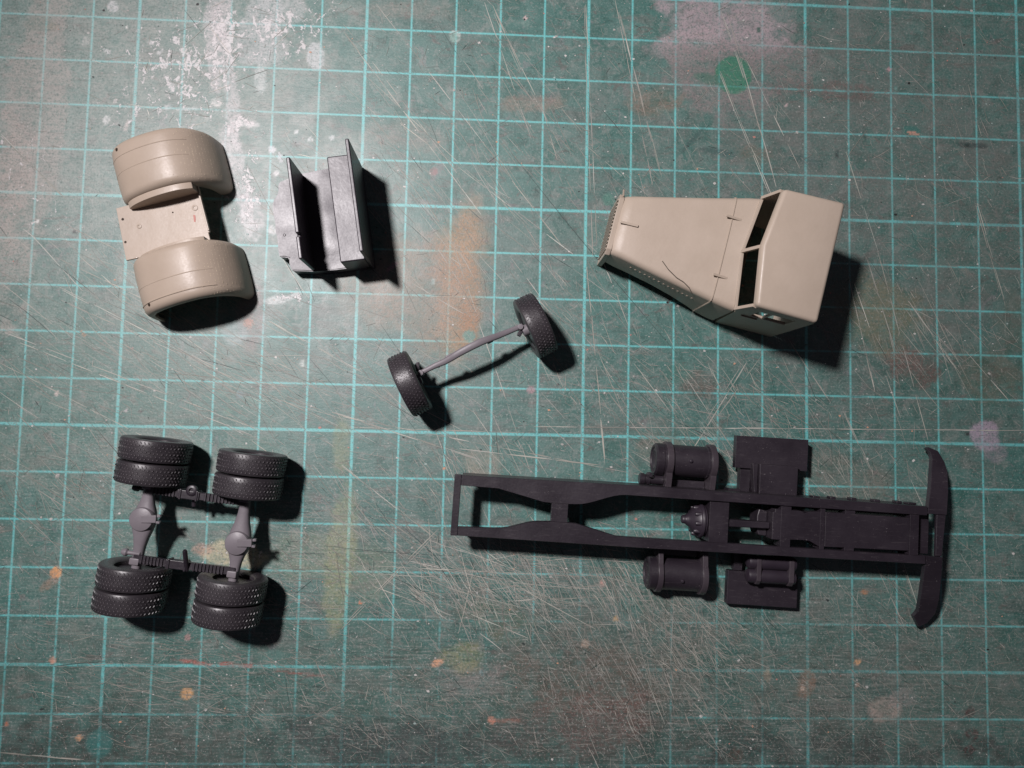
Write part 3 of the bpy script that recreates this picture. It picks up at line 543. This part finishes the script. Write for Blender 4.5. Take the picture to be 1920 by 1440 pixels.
# ================================================================== double fender moulding
def build_fenders():
    T = thing('double_fender', 'tan double rear fender moulding, two rounded arches joined by a flat plate', 'fender part', (.1150, -.5102, 0), R(16.7))
    prof = [(.10, .02), (.105, .20), (.125, .42), (.16, .62), (.24, .80), (.40, .96), (.62, 1.07), (.92, 1.155), (1.25, 1.195), (1.55, 1.185), (1.82, 1.10), (2.05, .94), (2.23, .70), (2.34, .42), (2.39, .04)]
    prof = [(.13 + (x - .13)*.94, z) for x, z in prof]
    # resample smoothly
    P_ = [Vector((x, z)) for x, z in prof]
    def cr(i, t):
        p0, p1, p2, p3 = P_[max(i-1, 0)], P_[i], P_[i+1], P_[min(i+2, len(P_)-1)]
        return .5*((2*p1) + (p2-p0)*t + (2*p0-5*p1+4*p2-p3)*t*t + (3*p1-p0-3*p2+p3)*t**3)
    path = [cr(i, k/4) for i in range(len(P_)-1) for k in range(4)] + [P_[-1]]
    N = len(path)
    nrm = []
    for i in range(N):
        d = (path[min(i+1, N-1)] - path[max(i-1, 0)]).normalized(); nrm.append(Vector((-d.y, d.x)) if True else None)
    def arch(side):
        ox = 0.0 if side > 0 else -.13
        # across: 0 = inner edge, 1.20 = outer edge; rounded shoulders drop into the arch
        r = .15; W = 1.20
        sec = [(0.012, -.30), (0.0, -.22)] + [(r*(1-math.cos(a)), -r + r*math.sin(a)) for a in [i*math.pi/2/5 for i in range(6)]]
        sec += [(W*f, .012) for f in (.3, .5, .7)]
        sec += [(W - r*(1-math.cos(a)), -r + r*math.sin(a)) for a in [math.pi/2 - i*math.pi/2/5 for i in range(6)]]
        sec += [(W, -.17)]
        bm = bmesh.new(); rows = []
        for i in range(N):
            row = []
            for a, d in sec:
                p = path[i] + nrm[i]*d
                y = (.02 + a) if side > 0 else (-1.16 - a)
                row.append(bm.verts.new((p.x + ox, y, max(p.y, .02))))
            rows.append(row)
        for A, B in zip(rows, rows[1:]):
            for k in range(len(A)-1): bm.faces.new((A[k], A[k+1], B[k+1], B[k]))
        bmesh.ops.recalc_face_normals(bm, faces=bm.faces)
        # outward = up at the apex
        f = max(bm.faces, key=lambda q: q.calc_center_median().z)
        if f.normal.z < 0: bmesh.ops.reverse_faces(bm, faces=bm.faces[:])
        bmesh.ops.solidify(bm, geom=bm.faces[:], thickness=.055)
        o = finish('fender', bm, tan_m, T)
        # engraved lines, shown as fine raised ridges on the arch
        for ya in ((.57, .89) if side > 0 else (.66, 1.0)):
            pts = []
            for i in range(N):
                if path[i].x < .17 or path[i].x > 1.88 or (path[i].y < .7): continue
                p = path[i] + nrm[i]*.004
                pts.append((p.x + ox, (.02 + ya) if side > 0 else (-1.16 - ya), p.y))
            bm = bmesh.new(); tube(bm, pts, .014, 8); finish('ridge', bm, tan_m, o)
        i = min(range(N), key=lambda q: abs(path[q].x - .42))
        p = path[i] + nrm[i]*-.004; y = 1.07 if side > 0 else -2.20
        bm = bmesh.new(); lathe(bm, [(-.02, .034), (.012, .034), (.0135, .0)], (0, 0, 0), 'z', 14)
        h = finish('pin_hole', bm, dark_m, o); h.location = (p.x + ox, y, p.y); h.rotation_euler = (0, math.atan2(nrm[i].x, nrm[i].y), 0)
        return o
    arch(1); arch(-1)
    bm = bmesh.new(); prism(bm, [(.0, .02), (1.74, .06), (1.735, -.95), (1.70, -.96), (1.70, -1.15), (-.06, -1.10)], .645, .70)
    pl = finish('centre_plate', bm, tan_m, T, bevel=.012)
    # curved flanges where the plate meets the arches
    for side in (1, -1):
        pts = [Vector((p.x, p.y)) for p in path if .27 <= p.x <= 1.72]
        top = [(p.x - (.06 if side < 0 else 0), p.y - .10 - (.10 if side < 0 else 0)) for p in pts]
        poly = [(top[0][0], .702)] + [q for q in top if q[1] > .71] + [(top[-1][0], .702)]
        y0, y1 = ((-.10, .035) if side > 0 else (-1.175, -1.08))
        bm = bmesh.new(); prism(bm, poly, y0, y1, lambda x, y, z: (x, z, y)); finish('flange', bm, tan_m, T, bevel=.014)
    bm = bmesh.new(); bar(bm, (1.725, .05, .72), (1.725, -.93, .72), .035, .05); finish('plate_lip', bm, tan_m, pl, bevel=.008)
    for x, y, r_, m_ in ((.08, -.24, .028, dark_m), (.02, -.72, .026, dark_m), (1.56, -.38, .045, dark_m), (1.10, -.36, .018, dark_m)):
        bm = bmesh.new(); lathe(bm, [(-.02, r_), (.001, r_), (.002, 0)], (x, y, .70), 'z', 14); finish('pin_hole', bm, m_, pl)
    for x, y, r_ in ((.37, -.47, .05), (1.56, -.38, .062)):
        bm = bmesh.new(); lathe(bm, [(-.01, r_), (.008, r_), (.012, r_*.8), (.012, r_*.5), (.002, r_*.42), (.002, 0)], (x, y, .70), 'z', 18); finish('ejector_mark', bm, tan_m, pl)
    bm = bmesh.new(); prism(bm, [(1.49, -.52), (1.53, -.53), (1.525, -.61), (1.50, -.68), (1.47, -.66), (1.485, -.58)], .7005, .703)
    rm = NT('red_paint'); rm.set(Base_Color=(.36, .10, .07), Roughness=.5); finish('red_smear', bm, tan_m if False else rm.m, pl)
    # sanding dust caught on the right flanks
    bm = bmesh.new(); rr = random.Random(3)
    for k in range(700):
        side = rr.choice((1, -1)); i = min(N-1, max(0, int(N*min(.99, rr.gauss(.80, .07))))); ya = rr.uniform(.04, 1.18)
        edge = max(0, .15 - min(ya, 1.2-ya)); dd = -(.15 - math.sqrt(max(0, .15**2 - edge**2))) + (.012 if edge == 0 else .004)
        p = path[i] + nrm[i]*dd; y = .02 + ya if side > 0 else -1.16 - ya; s = rr.uniform(.003, .0075)
        c0 = Vector((p.x - (.13 if side < 0 else 0), y, p.y)); n3 = Vector((nrm[i].x, 0, nrm[i].y)); a = Vector((0, 1, 0)); b = n3.cross(a); q = rr.random()*3
        u = a*math.cos(q) + b*math.sin(q); v = n3.cross(u)
        vs = [bm.verts.new(c0 + u*s*1.6), bm.verts.new(c0 + v*s), bm.verts.new(c0 - u*s*1.3), bm.verts.new(c0 - v*s), bm.verts.new(c0 + n3*s*.5)]
        for j in range(4): bm.faces.new((vs[j], vs[(j+1) % 4], vs[4]))
    d_m = NT('sanding_dust'); d_m.set(Base_Color=(.62, .52, .38), Roughness=.8)
    o = finish('sanding_dust', bm, d_m.m, T); o['kind'] = 'stuff'
build_fenders()

# ================================================================== interior tub
def build_tub():
    T = thing('cab_interior', 'glossy black cab interior moulding with two upright walls and a bench step', 'interior part', (4.7682, -1.4852, 0), R(99.3))
    poly = [(-.02, .66), (.05, 1.10), (.20, 1.15), (.33, 1.13), (.36, 1.20), (.38, 1.33), (.55, 1.345), (.75, 1.325), (.95, 1.35), (1.15, 1.335), (1.38, 1.355), (1.60, 1.33), (1.68, 1.26), (1.77, 1.19), (1.88, 1.18), (2.00, 1.15), (2.05, .98), (2.13, .67), (2.18, .02), (2.18, -.47), (-.05, -.47), (-.05, .2)]
    bm = bmesh.new()
    prism(bm, poly, .0, .35)
    bmesh.ops.recalc_face_normals(bm, faces=bm.faces)
    bmesh.ops.bevel(bm, geom=bm.edges[:], offset=.022, segments=2, affect='EDGES', clamp_overlap=True)
    # finer, slightly sunken top: the moulding is warped
    topf = [f for f in bm.faces if f.normal.z > .99 and f.calc_area() > .5]
    bmesh.ops.triangulate(bm, faces=topf)
    topf = [f for f in bm.faces if f.normal.z > .99 and f.calc_center_median().z > .345]
    for _ in range(5):
        es = list({e for f in bm.faces if f.normal.z > .8 and f.calc_center_median().z > .335 for e in f.edges if e.calc_length() > .09})
        if not es: break
        bmesh.ops.subdivide_edges(bm, edges=es, cuts=1)
        bmesh.ops.triangulate(bm, faces=[f for f in bm.faces if len(f.verts) > 4])
    for v in bm.verts:
        if v.co.z > .335:
            n = mnoise.noise(Vector((v.co.x*1.9, v.co.y*2.0, 1.7)))
            v.co.z += .022*n
    finish('floor', bm, gloss_m, T)
    def plate(name, y0, y1, x0, x1, z1, notch=None, low=.30, chamf=.0):
        pts = [(x0, low), (x1, low), (x1, z1)] + ([(notch + .035, z1), (notch + .03, z1 - .12), (notch - .03, z1 - .12), (notch - .035, z1)] if notch else []) + [(x0, z1)]
        bm = bmesh.new(); prism(bm, pts, y0, y1, lambda x, y, z: (x, z, y)); return finish(name, bm, gloss_m, T, bevel=.024, seg=3)
    plate('partition_wall', .615, .695, .005, 2.09, 1.36, notch=.50)
    plate('end_wall', -.62, -.54, -.05, 2.25, 1.52, low=.0)
    bm = bmesh.new(); box(bm, -.055, 2.19, -.542, -.03, .22, .90); finish('bench_step', bm, gloss_m, T, bevel=.028, seg=3)
    bm = bmesh.new(); lathe(bm, [(-.02, .03), (.004, .03), (.006, .022), (.0, .018), (0, 0)], (.84, 1.17, .352), 'z', 14); finish('ejector_mark', bm, gloss_m, T)
build_tub()

# ================================================================== wheels
def tyre_mesh(name, R_, w, rim, rows=4, n_dots=46, seed=1):
    bm = bmesh.new(); h = w/2
    prof = [(-h*.80, rim), (-h*.93, rim + .035), (-h, R_*.80), (-h*.985, R_*.93), (-h*.95, R_*.975), (-h*.87, R_*.995), (-h*.40, R_), (0, R_*1.001), (h*.40, R_), (h*.87, R_*.995), (h*.95, R_*.975), (h*.985, R_*.93), (h, R_*.80), (h*.93, rim + .035), (h*.80, rim)]
    lathe(bm, prof, (0, 0, 0), 'y', 56, closed=True)
    bmesh.ops.recalc_face_normals(bm, faces=bm.faces)
    rr = random.Random(seed)
    def stud(a, y, lx, ly, hh, slant, r0):
        er = Vector((math.cos(a), 0, math.sin(a))); et = Vector((-math.sin(a), 0, math.cos(a))); ey = Vector((0, 1, 0))
        c0 = er*(r0 - .004) + ey*y
        b = [bm.verts.new(c0 + et*(lx*i + slant*j*ly) + ey*(ly*j)) for i, j in ((-1, -1), (1, -1), (1, 1), (-1, 1))]
        t_ = [bm.verts.new(c0 + er*hh + et*(lx*.45*i + slant*j*ly*.5) + ey*(ly*.5*j)) for i, j in ((-1, -1), (1, -1), (1, 1), (-1, 1))]
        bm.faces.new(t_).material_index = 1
        for k in range(4): bm.faces.new((b[k], b[(k+1) % 4], t_[(k+1) % 4], t_[k]))
    for r_ in range(rows):
        y = (-.70 + 1.4*r_/(rows-1))*h
        for k in range(n_dots):
            a = 2*math.pi*(k + (.5 if r_ % 2 else 0))/n_dots + rr.gauss(0, .006)
            stud(a, y + rr.gauss(0, .003), .0145, .0225, .016*rr.uniform(.6, 1.2), (1 if r_ % 2 else -1)*.55, R_*(.996 if abs(y) > h*.6 else 1.0))
    for s in (-1, 1):
        for k in range(n_dots): stud(2*math.pi*(k+.25)/n_dots, s*h*.91, .016, .012, .008, 0, R_*.967)
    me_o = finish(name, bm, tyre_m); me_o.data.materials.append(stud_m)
    return me_o

def hub(parent_mat, rim, depth, side):
    """dished wheel disc with a hub boss and a ring of nuts; axis y, the open face towards +side"""
    bm = bmesh.new(); s = side
    lathe(bm, [(s*depth, rim*.995), (s*depth, rim*.90), (s*(depth-.07), rim*.84), (s*(depth-.09), rim*.42), (s*(depth-.02), rim*.36), (s*(depth+.02), rim*.22), (s*(depth+.02), 0)], (0, 0, 0), 'y', 36)
    for k in range(8):
        a = 2*math.pi*k/8
        lathe(bm, [(s*(depth-.10), .022), (s*(depth-.06), .022), (s*(depth-.055), 0)], (rim*.6*math.cos(a), 0, rim*.6*math.sin(a)), 'y', 6)
    return bm

# ================================================================== tandem bogie
def build_bogie():
    T = thing('tandem_bogie', 'tandem rear axle set with four black dual wheels on grey axles', 'axle part', (1.974, -7.055, 0), R(-6.7))
    RR, TW, ZC = .668, .44, .670
    tp = tyre_mesh('tyre', RR, TW, .40, rows=6, n_dots=56, seed=4)
    first = True
    for sx, sy, rot in ((-1, 1, .2), (1, 1, 1.1), (-1, -1, 2.3), (1, -1, .7)):
        bm = hub(tyre_m, .40, .34, 1); bmh = hub(tyre_m, .40, .34, -1)
        # both faces of the dual rim in one disc
        me_t = bpy.data.meshes.new('tmp'); bmh.to_mesh(me_t); bm.from_mesh(me_t); bmh.free(); bpy.data.meshes.remove(me_t)
        lathe(bm, [(-.33, .37), (.33, .37)], (0, 0, 0), 'y', 36)
        w = finish('dual_wheel', bm, black_m, T); w.location = (sx*.98, sy*1.265, ZC); w.rotation_euler = (0, rot, 0)
        for k in (-1, 1):
            if first: tp.parent = w; tp.location = (0, k*.232, 0); first = False
            else: copy_part(tp, w, (0, k*.232, 0), (0, rot*k + k, 0))
    for sx, dy in ((-1, .09), (1, -.13)):
        X = sx*.975
        bm = bmesh.new(); rings = []
        for y, a, b in ((-.93, .085, .085), (-.74, .095, .09), (-.5, .115, .095), (-.34, .15, .11), (-.2, .20, .13), (-.06, .23, .15), (.06, .23, .15), (.2, .20, .13), (.34, .15, .11), (.5, .115, .095), (.74, .095, .09), (.93, .085, .085)):
            yy = y + dy*max(0, 1 - abs(y)/.75)
            rings.append(sell((X, yy, ZC), (1, 0, 0), (0, 0, 1), a, b, 20))
        loft(bm, rings); ax = finish('axle', bm, axle_m, T)
        bm = bmesh.new(); lathe(bm, [(.06, .245), (.13, .245), (.165, .225), (.18, .18), (.20, .09), (.20, 0)], (X, dy, ZC), 'z', 32); finish('differential', bm, axle_m, ax)
        bm = bmesh.new(); bar(bm, (X + .02, dy + .02, ZC + .17), (X + .30, dy + .05, ZC + .13), .15, .12)
        for s in (-1, 1): bar(bm, (X + .30, dy + .045 + s*.058, ZC + .125), (X + .37, dy + .05 + s*.065, ZC + .11), .05, .13)
        finish('pinion_yoke', bm, axle_m, ax, bevel=.014)
        for s in (-1, 1):
            bm = bmesh.new(); box(bm, X-.11, X+.09, s*.76-.07, s*.76+.07, ZC - .02, ZC + .14)
            finish('spring_saddle', bm, axle_m, ax, bevel=.03)
    bm = bmesh.new(); lathe(bm, [(0, 0), (0, .045), (.05, .075), (.10, .075), (.13, .045), (.34, .042), (.37, .05), (.37, 0)], (-1.28, -.61, ZC + .06), 'x', 18); finish('brake_chamber', bm, axle_m, T)
    bm = bmesh.new(); lathe(bm, [(0, 0), (0, .05), (.05, .07), (.12, .07), (.14, .04), (.30, .04), (.30, 0)], (-1.36, .66, ZC - .1), 'x', 18); finish('brake_chamber', bm, black_m, T)
    for s in (1, -1):
        Y = .70*s
        def zat(x): return ZC + .115 + .05*(1 - (x/1.0)**2)
        bm = bmesh.new(); pts = [-1.02 + 2.04*k/16 for k in range(17)]
        loft(bm, [[(x, Y-.075, zat(x)-.10), (x, Y+.075, zat(x)-.10), (x, Y+.075, zat(x)), (x, Y-.075, zat(x))] for x in pts])
        sp = finish('leaf_spring', bm, black_m, T, bevel=.01, seg=1)
        rib = None
        for x in [-.84, -.77, -.70, -.63, -.56, -.49, -.42] + [.22, .29, .36, .43, .50, .57, .64, .71, .78]:
            if rib is None:
                bm = bmesh.new(); box(bm, -.02, .02, -.082, .082, -.03, .026); rib = finish('spring_rib', bm, black_m, sp, bevel=.008, seg=1, loc=(x, Y, zat(x)))
            else: copy_part(rib, sp, (x, Y, zat(x)))
        bm = bmesh.new(); box(bm, -.34, .10, Y-.085, Y+.085, ZC + .02, ZC + .195); box(bm, -.30, -.255, Y-.105, Y+.105, ZC + .0, ZC + .215); box(bm, .03, .075, Y-.105, Y+.105, ZC + .0, ZC + .215)
        finish('spring_clamp', bm, black_m, sp, bevel=.014)
        bm = bmesh.new()
        pin = [(.085, -.78, ZC + .14), (.0775, -.56, ZC + .255), (.07, -.37, ZC + .355), (.069, -.345, ZC + .368)] if s < 0 else [(-.08, .66, ZC + .0), (-.07, .56, ZC - .03), (-.06, .46, ZC - .05)]
        tube(bm, pin, [.046, .046, .046, .032][:len(pin)], 12); finish('mounting_pin', bm, black_m, T)
        if s > 0:
            bm = bmesh.new(); lathe(bm, [(-.05, .11), (.02, .11), (.035, .09), (.035, .05), (.0, .045), (0, 0)], (-.06, Y + .1, ZC + .19), 'z', 20); finish('pivot_boss', bm, black_m, sp)
build_bogie()

# ================================================================== front axle
def build_front():
    T = thing('front_axle', 'front axle with two single black wheels joined by a slim grey beam', 'axle part', (6.2857, -3.9883, 0), R(26.4))
    R_, W_, D = .665, .44, 2.885
    tp = None
    for x, rot, face in ((0, .4, 1), (D, 1.3, -1)):
        bm = hub(black_m, .40, .17, 1); bmh = hub(black_m, .40, .17, -1)
        me_t = bpy.data.meshes.new('tmp'); bmh.to_mesh(me_t); bm.from_mesh(me_t); bmh.free(); bpy.data.meshes.remove(me_t)
        lathe(bm, [(-.16, .37), (.16, .37)], (0, 0, 0), 'y', 36)
        w = finish('wheel', bm, black_m, T); w.location = (x, 0, R_ + .003); w.rotation_euler = (0, rot, R(90))
        if tp is None: tp = tyre_mesh('tyre', R_, W_, .40, rows=6, n_dots=52, seed=9); tp.parent = w
        else: copy_part(tp, w, (0, 0, 0), (0, .6, 0))
    bm = bmesh.new(); rings = []
    for x, y, z, a, b in ((.24, .10, .70, .05, .06), (.40, .11, .72, .052, .06), (.62, .115, .745, .058, .06), (.84, .105, .78, .066, .06), (.98, .11, .83, .07, .062), (1.2, .13, .88, .074, .065), (1.44, .14, .91, .076, .065), (1.68, .145, .91, .076, .065), (1.88, .135, .87, .07, .062), (2.05, .125, .81, .066, .06), (2.25, .12, .76, .06, .06), (2.45, .115, .73, .056, .06), (2.64, .11, .70, .052, .06)):
        rings.append(sell((x, y, z), (0, 1, 0), (0, 0, 1), a, b, 16, 3.4))
    loft(bm, rings); bmm = finish('axle_beam', bm, axle_m, T)
    for x, s in ((.97, 1), (1.88, 1)):
        bm = bmesh.new(); box(bm, x-.07, x+.07, .055, .205, .75, .81); finish('spring_pad', bm, axle_m, bmm, bevel=.02)
    for x, s in ((.25, 1), (D - .25, -1)):
        bm = bmesh.new(); lathe(bm, [(-.16, 0), (-.16, .06), (.16, .06), (.16, 0)], (x + s*.05, .10, .66), 'z', 18); lathe(bm, [(-.1, .12), (.06, .12), (.07, .09), (.07, 0)], (x - s*.06, .0, .66), 'x', 20)
        k = finish('steering_knuckle', bm, axle_m, T, bevel=.01)
        bm = bmesh.new()
        if s > 0: bar(bm, (.26, .16, .70), (.34, .34, .72), .07, .07); 
        else: bar(bm, (2.62, .06, .70), (2.47, -.05, .74), .09, .07)
        finish('steering_arm', bm, black_m, k, bevel=.014)
build_front()

# ================================================================== chassis
def build_chassis():
    T = thing('truck_chassis', 'long black ladder chassis with air tanks, steps and curved front bumper', 'chassis', (7.250, -6.431, 0), R(-2.62))
    def S(a, b, n=8):   # smooth S from a to b
        return [(a[0] + (b[0]-a[0])*k/n, a[1] + (b[1]-a[1])*(lambda f: f*f*(3-2*f))(k/n)) for k in range(n+1)]
    KX = .972
    def up(o):            # frame level: the flange tops lie 1.0 above the mat
        for v in o.data.vertices:
            z = v.co.z
            v.co = (v.co.x*KX, v.co.y*KX, (.22 + (z - .10)*1.545) if z > .10 else z*2.2)
        return o
    def sh(o):            # side fittings hang a little lower
        for v in o.data.vertices: v.co = (v.co.x - .016, v.co.y - .048, v.co.z - .015)
        return o
    inner_up = [(0.145, .41), (.93, .395)] + S((1.0, .375), (2.02, .165), 5)[0:1] + [(1.5, .265), (1.88, .175), (2.06, .165), (2.41, .165)] + S((2.55, .17), (3.62, .43)) + [(10.08, .41)]
    inner_lo = [(0.145, -.445), (.90, -.425)] + S((.95, -.42), (1.83, -.23)) + [(2.06, -.215), (2.41, -.215), (2.60, -.225), (3.45, -.435), (10.07, -.445)]
    for out, inn, s in (([(10.08, .60), (3.86, .645), (.145, .625)], inner_up, 1), ([(10.07, -.615), (4.0, -.645), (.145, -.625)], inner_lo, -1)):
        bm = bmesh.new(); prism(bm, inn + out, .515, .605)
        prism(bm, [(.15, s*.565), (10.0, s*.54), (10.0, s*.598), (3.9, s*.64), (.15, s*.62)], .10, .518)
        up(finish('frame_rail', bm, black_m, T, bevel=.007, seg=1))
    def cm(w_, name, x0, x1, y0, y1, z0, z1, bev=.007): 
        bm = bmesh.new(); box(bm, x0, x1, y0, y1, z0, z1); return w_(finish(name, bm, black_m, T, bevel=bev))
    cm(up, 'crossmember', 0.0, .142, -.63, .63, .48, .603); cm(up, 'crossmember', 2.062, 2.408, -.216, .166, .50, .604)
    cm(up, 'crossmember', 5.41, 5.82, -.44, .405, .14, .585); cm(up, 'crossmember', 6.93, 7.145, -.443, .408, .40, .601)
    cm(up, 'crossmember', 7.775, 7.875, -.443, .408, .40, .601); cm(up, 'crossmember', 8.31, 8.52, -.443, .408, .40, .601); cm(up, 'crossmember', 9.712, 9.91, -.443, .408, .12, .602)
    bm = bmesh.new(); prism(bm, [(5.825, .055), (6.74, .045), (6.74, -.095), (5.825, -.11)], .40, .545); up(finish('drive_shaft', bm, black_m, T, bevel=.03))
    bm = bmesh.new()
    prism(bm, [(6.75, -.30), (6.75, .27), (6.80, .28), (6.80, .34), (7.35, .335), (7.44, .29), (7.55, .335), (7.70, .345), (7.87, .345), (7.87, -.385), (7.76, -.385), (7.56, -.285), (7.42, -.275), (7.1, -.285), (6.92, -.30)], .30, .599)
    ep = up(finish('engine_plate', bm, black_m, T, bevel=.012))
    bm = bmesh.new(); prism(bm, [(7.88, -.385), (7.88, .345), (9.66, .335), (9.71, .335), (9.71, -.36), (9.66, -.36)], .30, .603); up(finish('engine_plate', bm, black_m, T, bevel=.014))
    bm = bmesh.new(); prism(bm, [(6.56, -.26), (6.745, -.28), (6.745, .26), (6.56, .30), (6.52, .15), (6.52, -.12)], .16, .44); up(finish('bell_housing', bm, black_m, ep, bevel=.03))
    bm = bmesh.new(); prism(bm, [(7.1, -.27), (7.1, .27), (8.9, .27), (8.9, -.27)], .004, .52); finish('oil_pan', bm, black_m, T, bevel=.05, loc=(0, 0, 0))
    # transmission lump
    bm = bmesh.new(); lathe(bm, [(-.47, 0), (-.47, .055), (-.45, .085), (-.38, .09), (-.36, .115), (-.30, .15), (-.26, .22), (-.18, .30), (-.12, .325), (-.11, .36), (-.055, .365), (-.05, .33), (0, .33)], (5.245, -.04, .62), 'x', 32)
    tr = finish('transmission', bm, gloss_m, T, bevel=.01, seg=1)
    for k in range(9):
        a = 2*math.pi*k/9 + .3
        bm = bmesh.new(); lathe(bm, [(-.25, 0), (-.245, .035), (-.21, .05), (-.06, .055), (-.06, 0)], (5.245, -.04 + .275*math.cos(a), .62 + .275*math.sin(a)), 'x', 12); finish('bolt_boss', bm, gloss_m, tr)
    # air tanks
    for yc, x0, x1, s, straps, zc in ((1.215, 4.19, 5.45, 1, ((4.41, 4.545), (5.345, 5.475)), .42), (-1.175, 4.17, 5.41, -1, ((4.345, 4.455), (5.275, 5.395)), .41)):
        r_ = .345
        bm = bmesh.new(); lathe(bm, [(x0+.06, 0), (x0+.05, .14), (x0+.015, .19), (x0+.03, .25), (x0, .27), (x0, r_-.04), (x0+.035, r_), (x0+.17, r_), (x0+.18, r_-.012), (x1-.16, r_-.012), (x1-.15, r_), (x1-.03, r_), (x1, r_-.04), (x1, .27), (x1-.02, .2), (x1-.02, 0)], (0, yc, zc), 'x', 44)
        tk = sh(finish('air_tank', bm, black_m, T))
        bm = bmesh.new(); lathe(bm, [(-.02, .03), (.015, .042), (.04, .03), (.048, 0)], (4.90 if s > 0 else 4.85, yc + (.02 if s > 0 else -.07), zc + r_ - .012), 'z', 14); sh(finish('rivet', bm, gloss_m, tk))
        for a, b in straps:
            bm = bmesh.new(); lathe(bm, [(a, r_-.03), (a, r_+.045), (b, r_+.045), (b, r_-.03)], (0, yc, zc), 'x', 44, closed=True)
            prism(bm, [(s*(.635 if s > 0 else .60), .22), (s*1.05, .16), (s*1.05, .70), (s*.90, .72), (s*(.635 if s > 0 else .60), .66)], a+.003, b-.003, lambda x, y, z: (z, x, y))
            sh(finish('tank_strap', bm, strap_m, tk, bevel=.012))
        cm(sh, 'tank_bracket', straps[0][1]+.004, straps[1][0]-.004, min(s*.648, s*.80), max(s*.648, s*.80), .16, .36)
    bm = bmesh.new(); lathe(bm, [(3.90, 0), (3.90, .10), (3.92, .125), (4.0, .125), (4.01, .105), (4.06, .105), (4.07, .12), (4.12, .12), (4.13, .10), (4.40, .10), (4.40, 0)], (0, .78, .45), 'x', 24); vl = sh(finish('air_valve', bm, black_m, T))
    bm = bmesh.new(); lathe(bm, [(.40, .0), (.40, .05), (.64, .05), (.65, .04), (.65, 0)], (4.10, .88, 0), 'z', 16); lathe(bm, [(.52, .06), (.58, .06)], (4.10, .88, 0), 'z', 16); sh(finish('valve_stem', bm, black_m, vl))
    # upper step and battery box
    bm = bmesh.new(); prism(bm, [(5.965, 1.145), (7.30, 1.15), (7.30, 1.165), (7.535, 1.165), (7.54, 1.845), (5.965, 1.835)], .25, .42); sh(finish('step_plate', bm, black_m, T, bevel=.022))
    bm = bmesh.new(); prism(bm, [(6.44, .64), (7.255, .64), (7.26, 1.265), (6.43, 1.265)], .12, .60); bb = sh(finish('battery_box', bm, black_m, T, bevel=.02))
    bm = bmesh.new(); prism(bm, [(6.30, 1.27), (6.425, 1.27), (6.425, .65), (6.36, .65)], .10, .52); sh(finish('box_bracket', bm, black_m, bb, bevel=.018))
    cm(sh, 'step_hanger', 6.11, 6.33, .648, 1.14, .16, .34); cm(sh, 'step_hanger', 5.82, 6.08, .648, .70, .2, .5)
    # lower step and fuel cylinders
    bm = bmesh.new(); prism(bm, [(5.955, -1.76), (7.49, -1.77), (7.49, -1.07), (5.955, -1.05)], .14, .31); sh(finish('step_plate', bm, black_m, T, bevel=.022))
    cm(sh, 'step_hanger', 6.09, 6.275, -1.045, -.65, .12, .28)
    bm = bmesh.new(); box(bm, 6.40, 7.24, -1.21, -.66, .315, .50); cb = sh(finish('cylinder_cradle', bm, black_m, T, bevel=.02))
    for yc in (-.80, -1.085):
        bm = bmesh.new(); lathe(bm, [(6.26, 0), (6.26, .08), (6.29, .135), (6.34, .15), (7.24, .15), (7.29, .13), (7.31, .08), (7.31, 0)], (0, yc, .53), 'x', 26); sh(finish('air_cylinder', bm, gloss_m, cb))
    for a, b in ((6.43, 6.525), (7.115, 7.225)):
        bm = bmesh.new(); prism(bm, [(-.655, .33), (-.655, .60), (-.72, .70), (-1.16, .70), (-1.25, .62), (-1.25, .33)], a, b, lambda x, y, z: (z, x, y)); sh(finish('cylinder_strap', bm, strap_m, cb, bevel=.016))
    # bolt heads along the upper rail
    for a, b, h in ((7.71, 7.86, .04), (8.09, 8.21, .05), (8.54, 8.67, .055), (9.05, 9.19, .05), (9.55, 9.67, .05), (9.80, 9.99, .035)):
        cm(up, 'rail_bolt', a, b, .60, .61 + h, .34, .46, .014)
    # bumper: two swept wings and a recessed middle
    wing_up = [((9.803, 0.433, 1.0), (10.216, 0.433, 1.0)), ((9.967, 0.963, 0.82), (10.345, 0.915, 0.836)), ((10.166, 1.401, 0.544), (10.477, 1.302, 0.61)), ((10.253, 1.571, 0.422), (10.507, 1.51, 0.465)), ((10.249, 1.703, 0.352), (10.445, 1.743, 0.333)), ((10.193, 1.784, 0.314), (10.254, 1.817, 0.298))]
    wing_low = [((9.803, -0.432, 1.0), (10.153, -0.432, 1.0)), ((9.845, -0.798, 0.885), (10.24, -0.902, 0.852)), ((9.938, -1.283, 0.67), (10.367, -1.396, 0.61)), ((10.037, -1.663, 0.45), (10.435, -1.733, 0.407)), ((10.018, -1.756, 0.395), (10.329, -1.961, 0.309)), ((9.982, -1.813, 0.371), (10.164, -2.06, 0.28))]
    for wing in (wing_up, wing_low):        # each wing droops towards its curled tip
        bm = bmesh.new()
        loft(bm, [[Vector(a), Vector(b), Vector(b) - Vector((0, 0, .12)), Vector(a) - Vector((0, 0, .12))] for a, b in wing])
        finish('bumper_wing', bm, black_m, T, bevel=.016, seg=2, ang=50)
    bm = bmesh.new(); prism(bm, [(10.30, -.442), (10.30, .442), (10.505, .442), (10.442, -.442)], .54, .592); bp = up(finish('bumper_face', bm, black_m, T, bevel=.018))
    bm = bmesh.new(); prism(bm, [(10.09, -.44), (10.09, .44), (10.296, .44), (10.296, -.44)], .36, .44); up(finish('bumper_tray', bm, black_m, bp, bevel=.014))
    for s in (1, -1): cm(up, 'bumper_mount', 9.92, 10.084, s*.50-.06, s*.50+.06, .14, .585)
build_chassis()
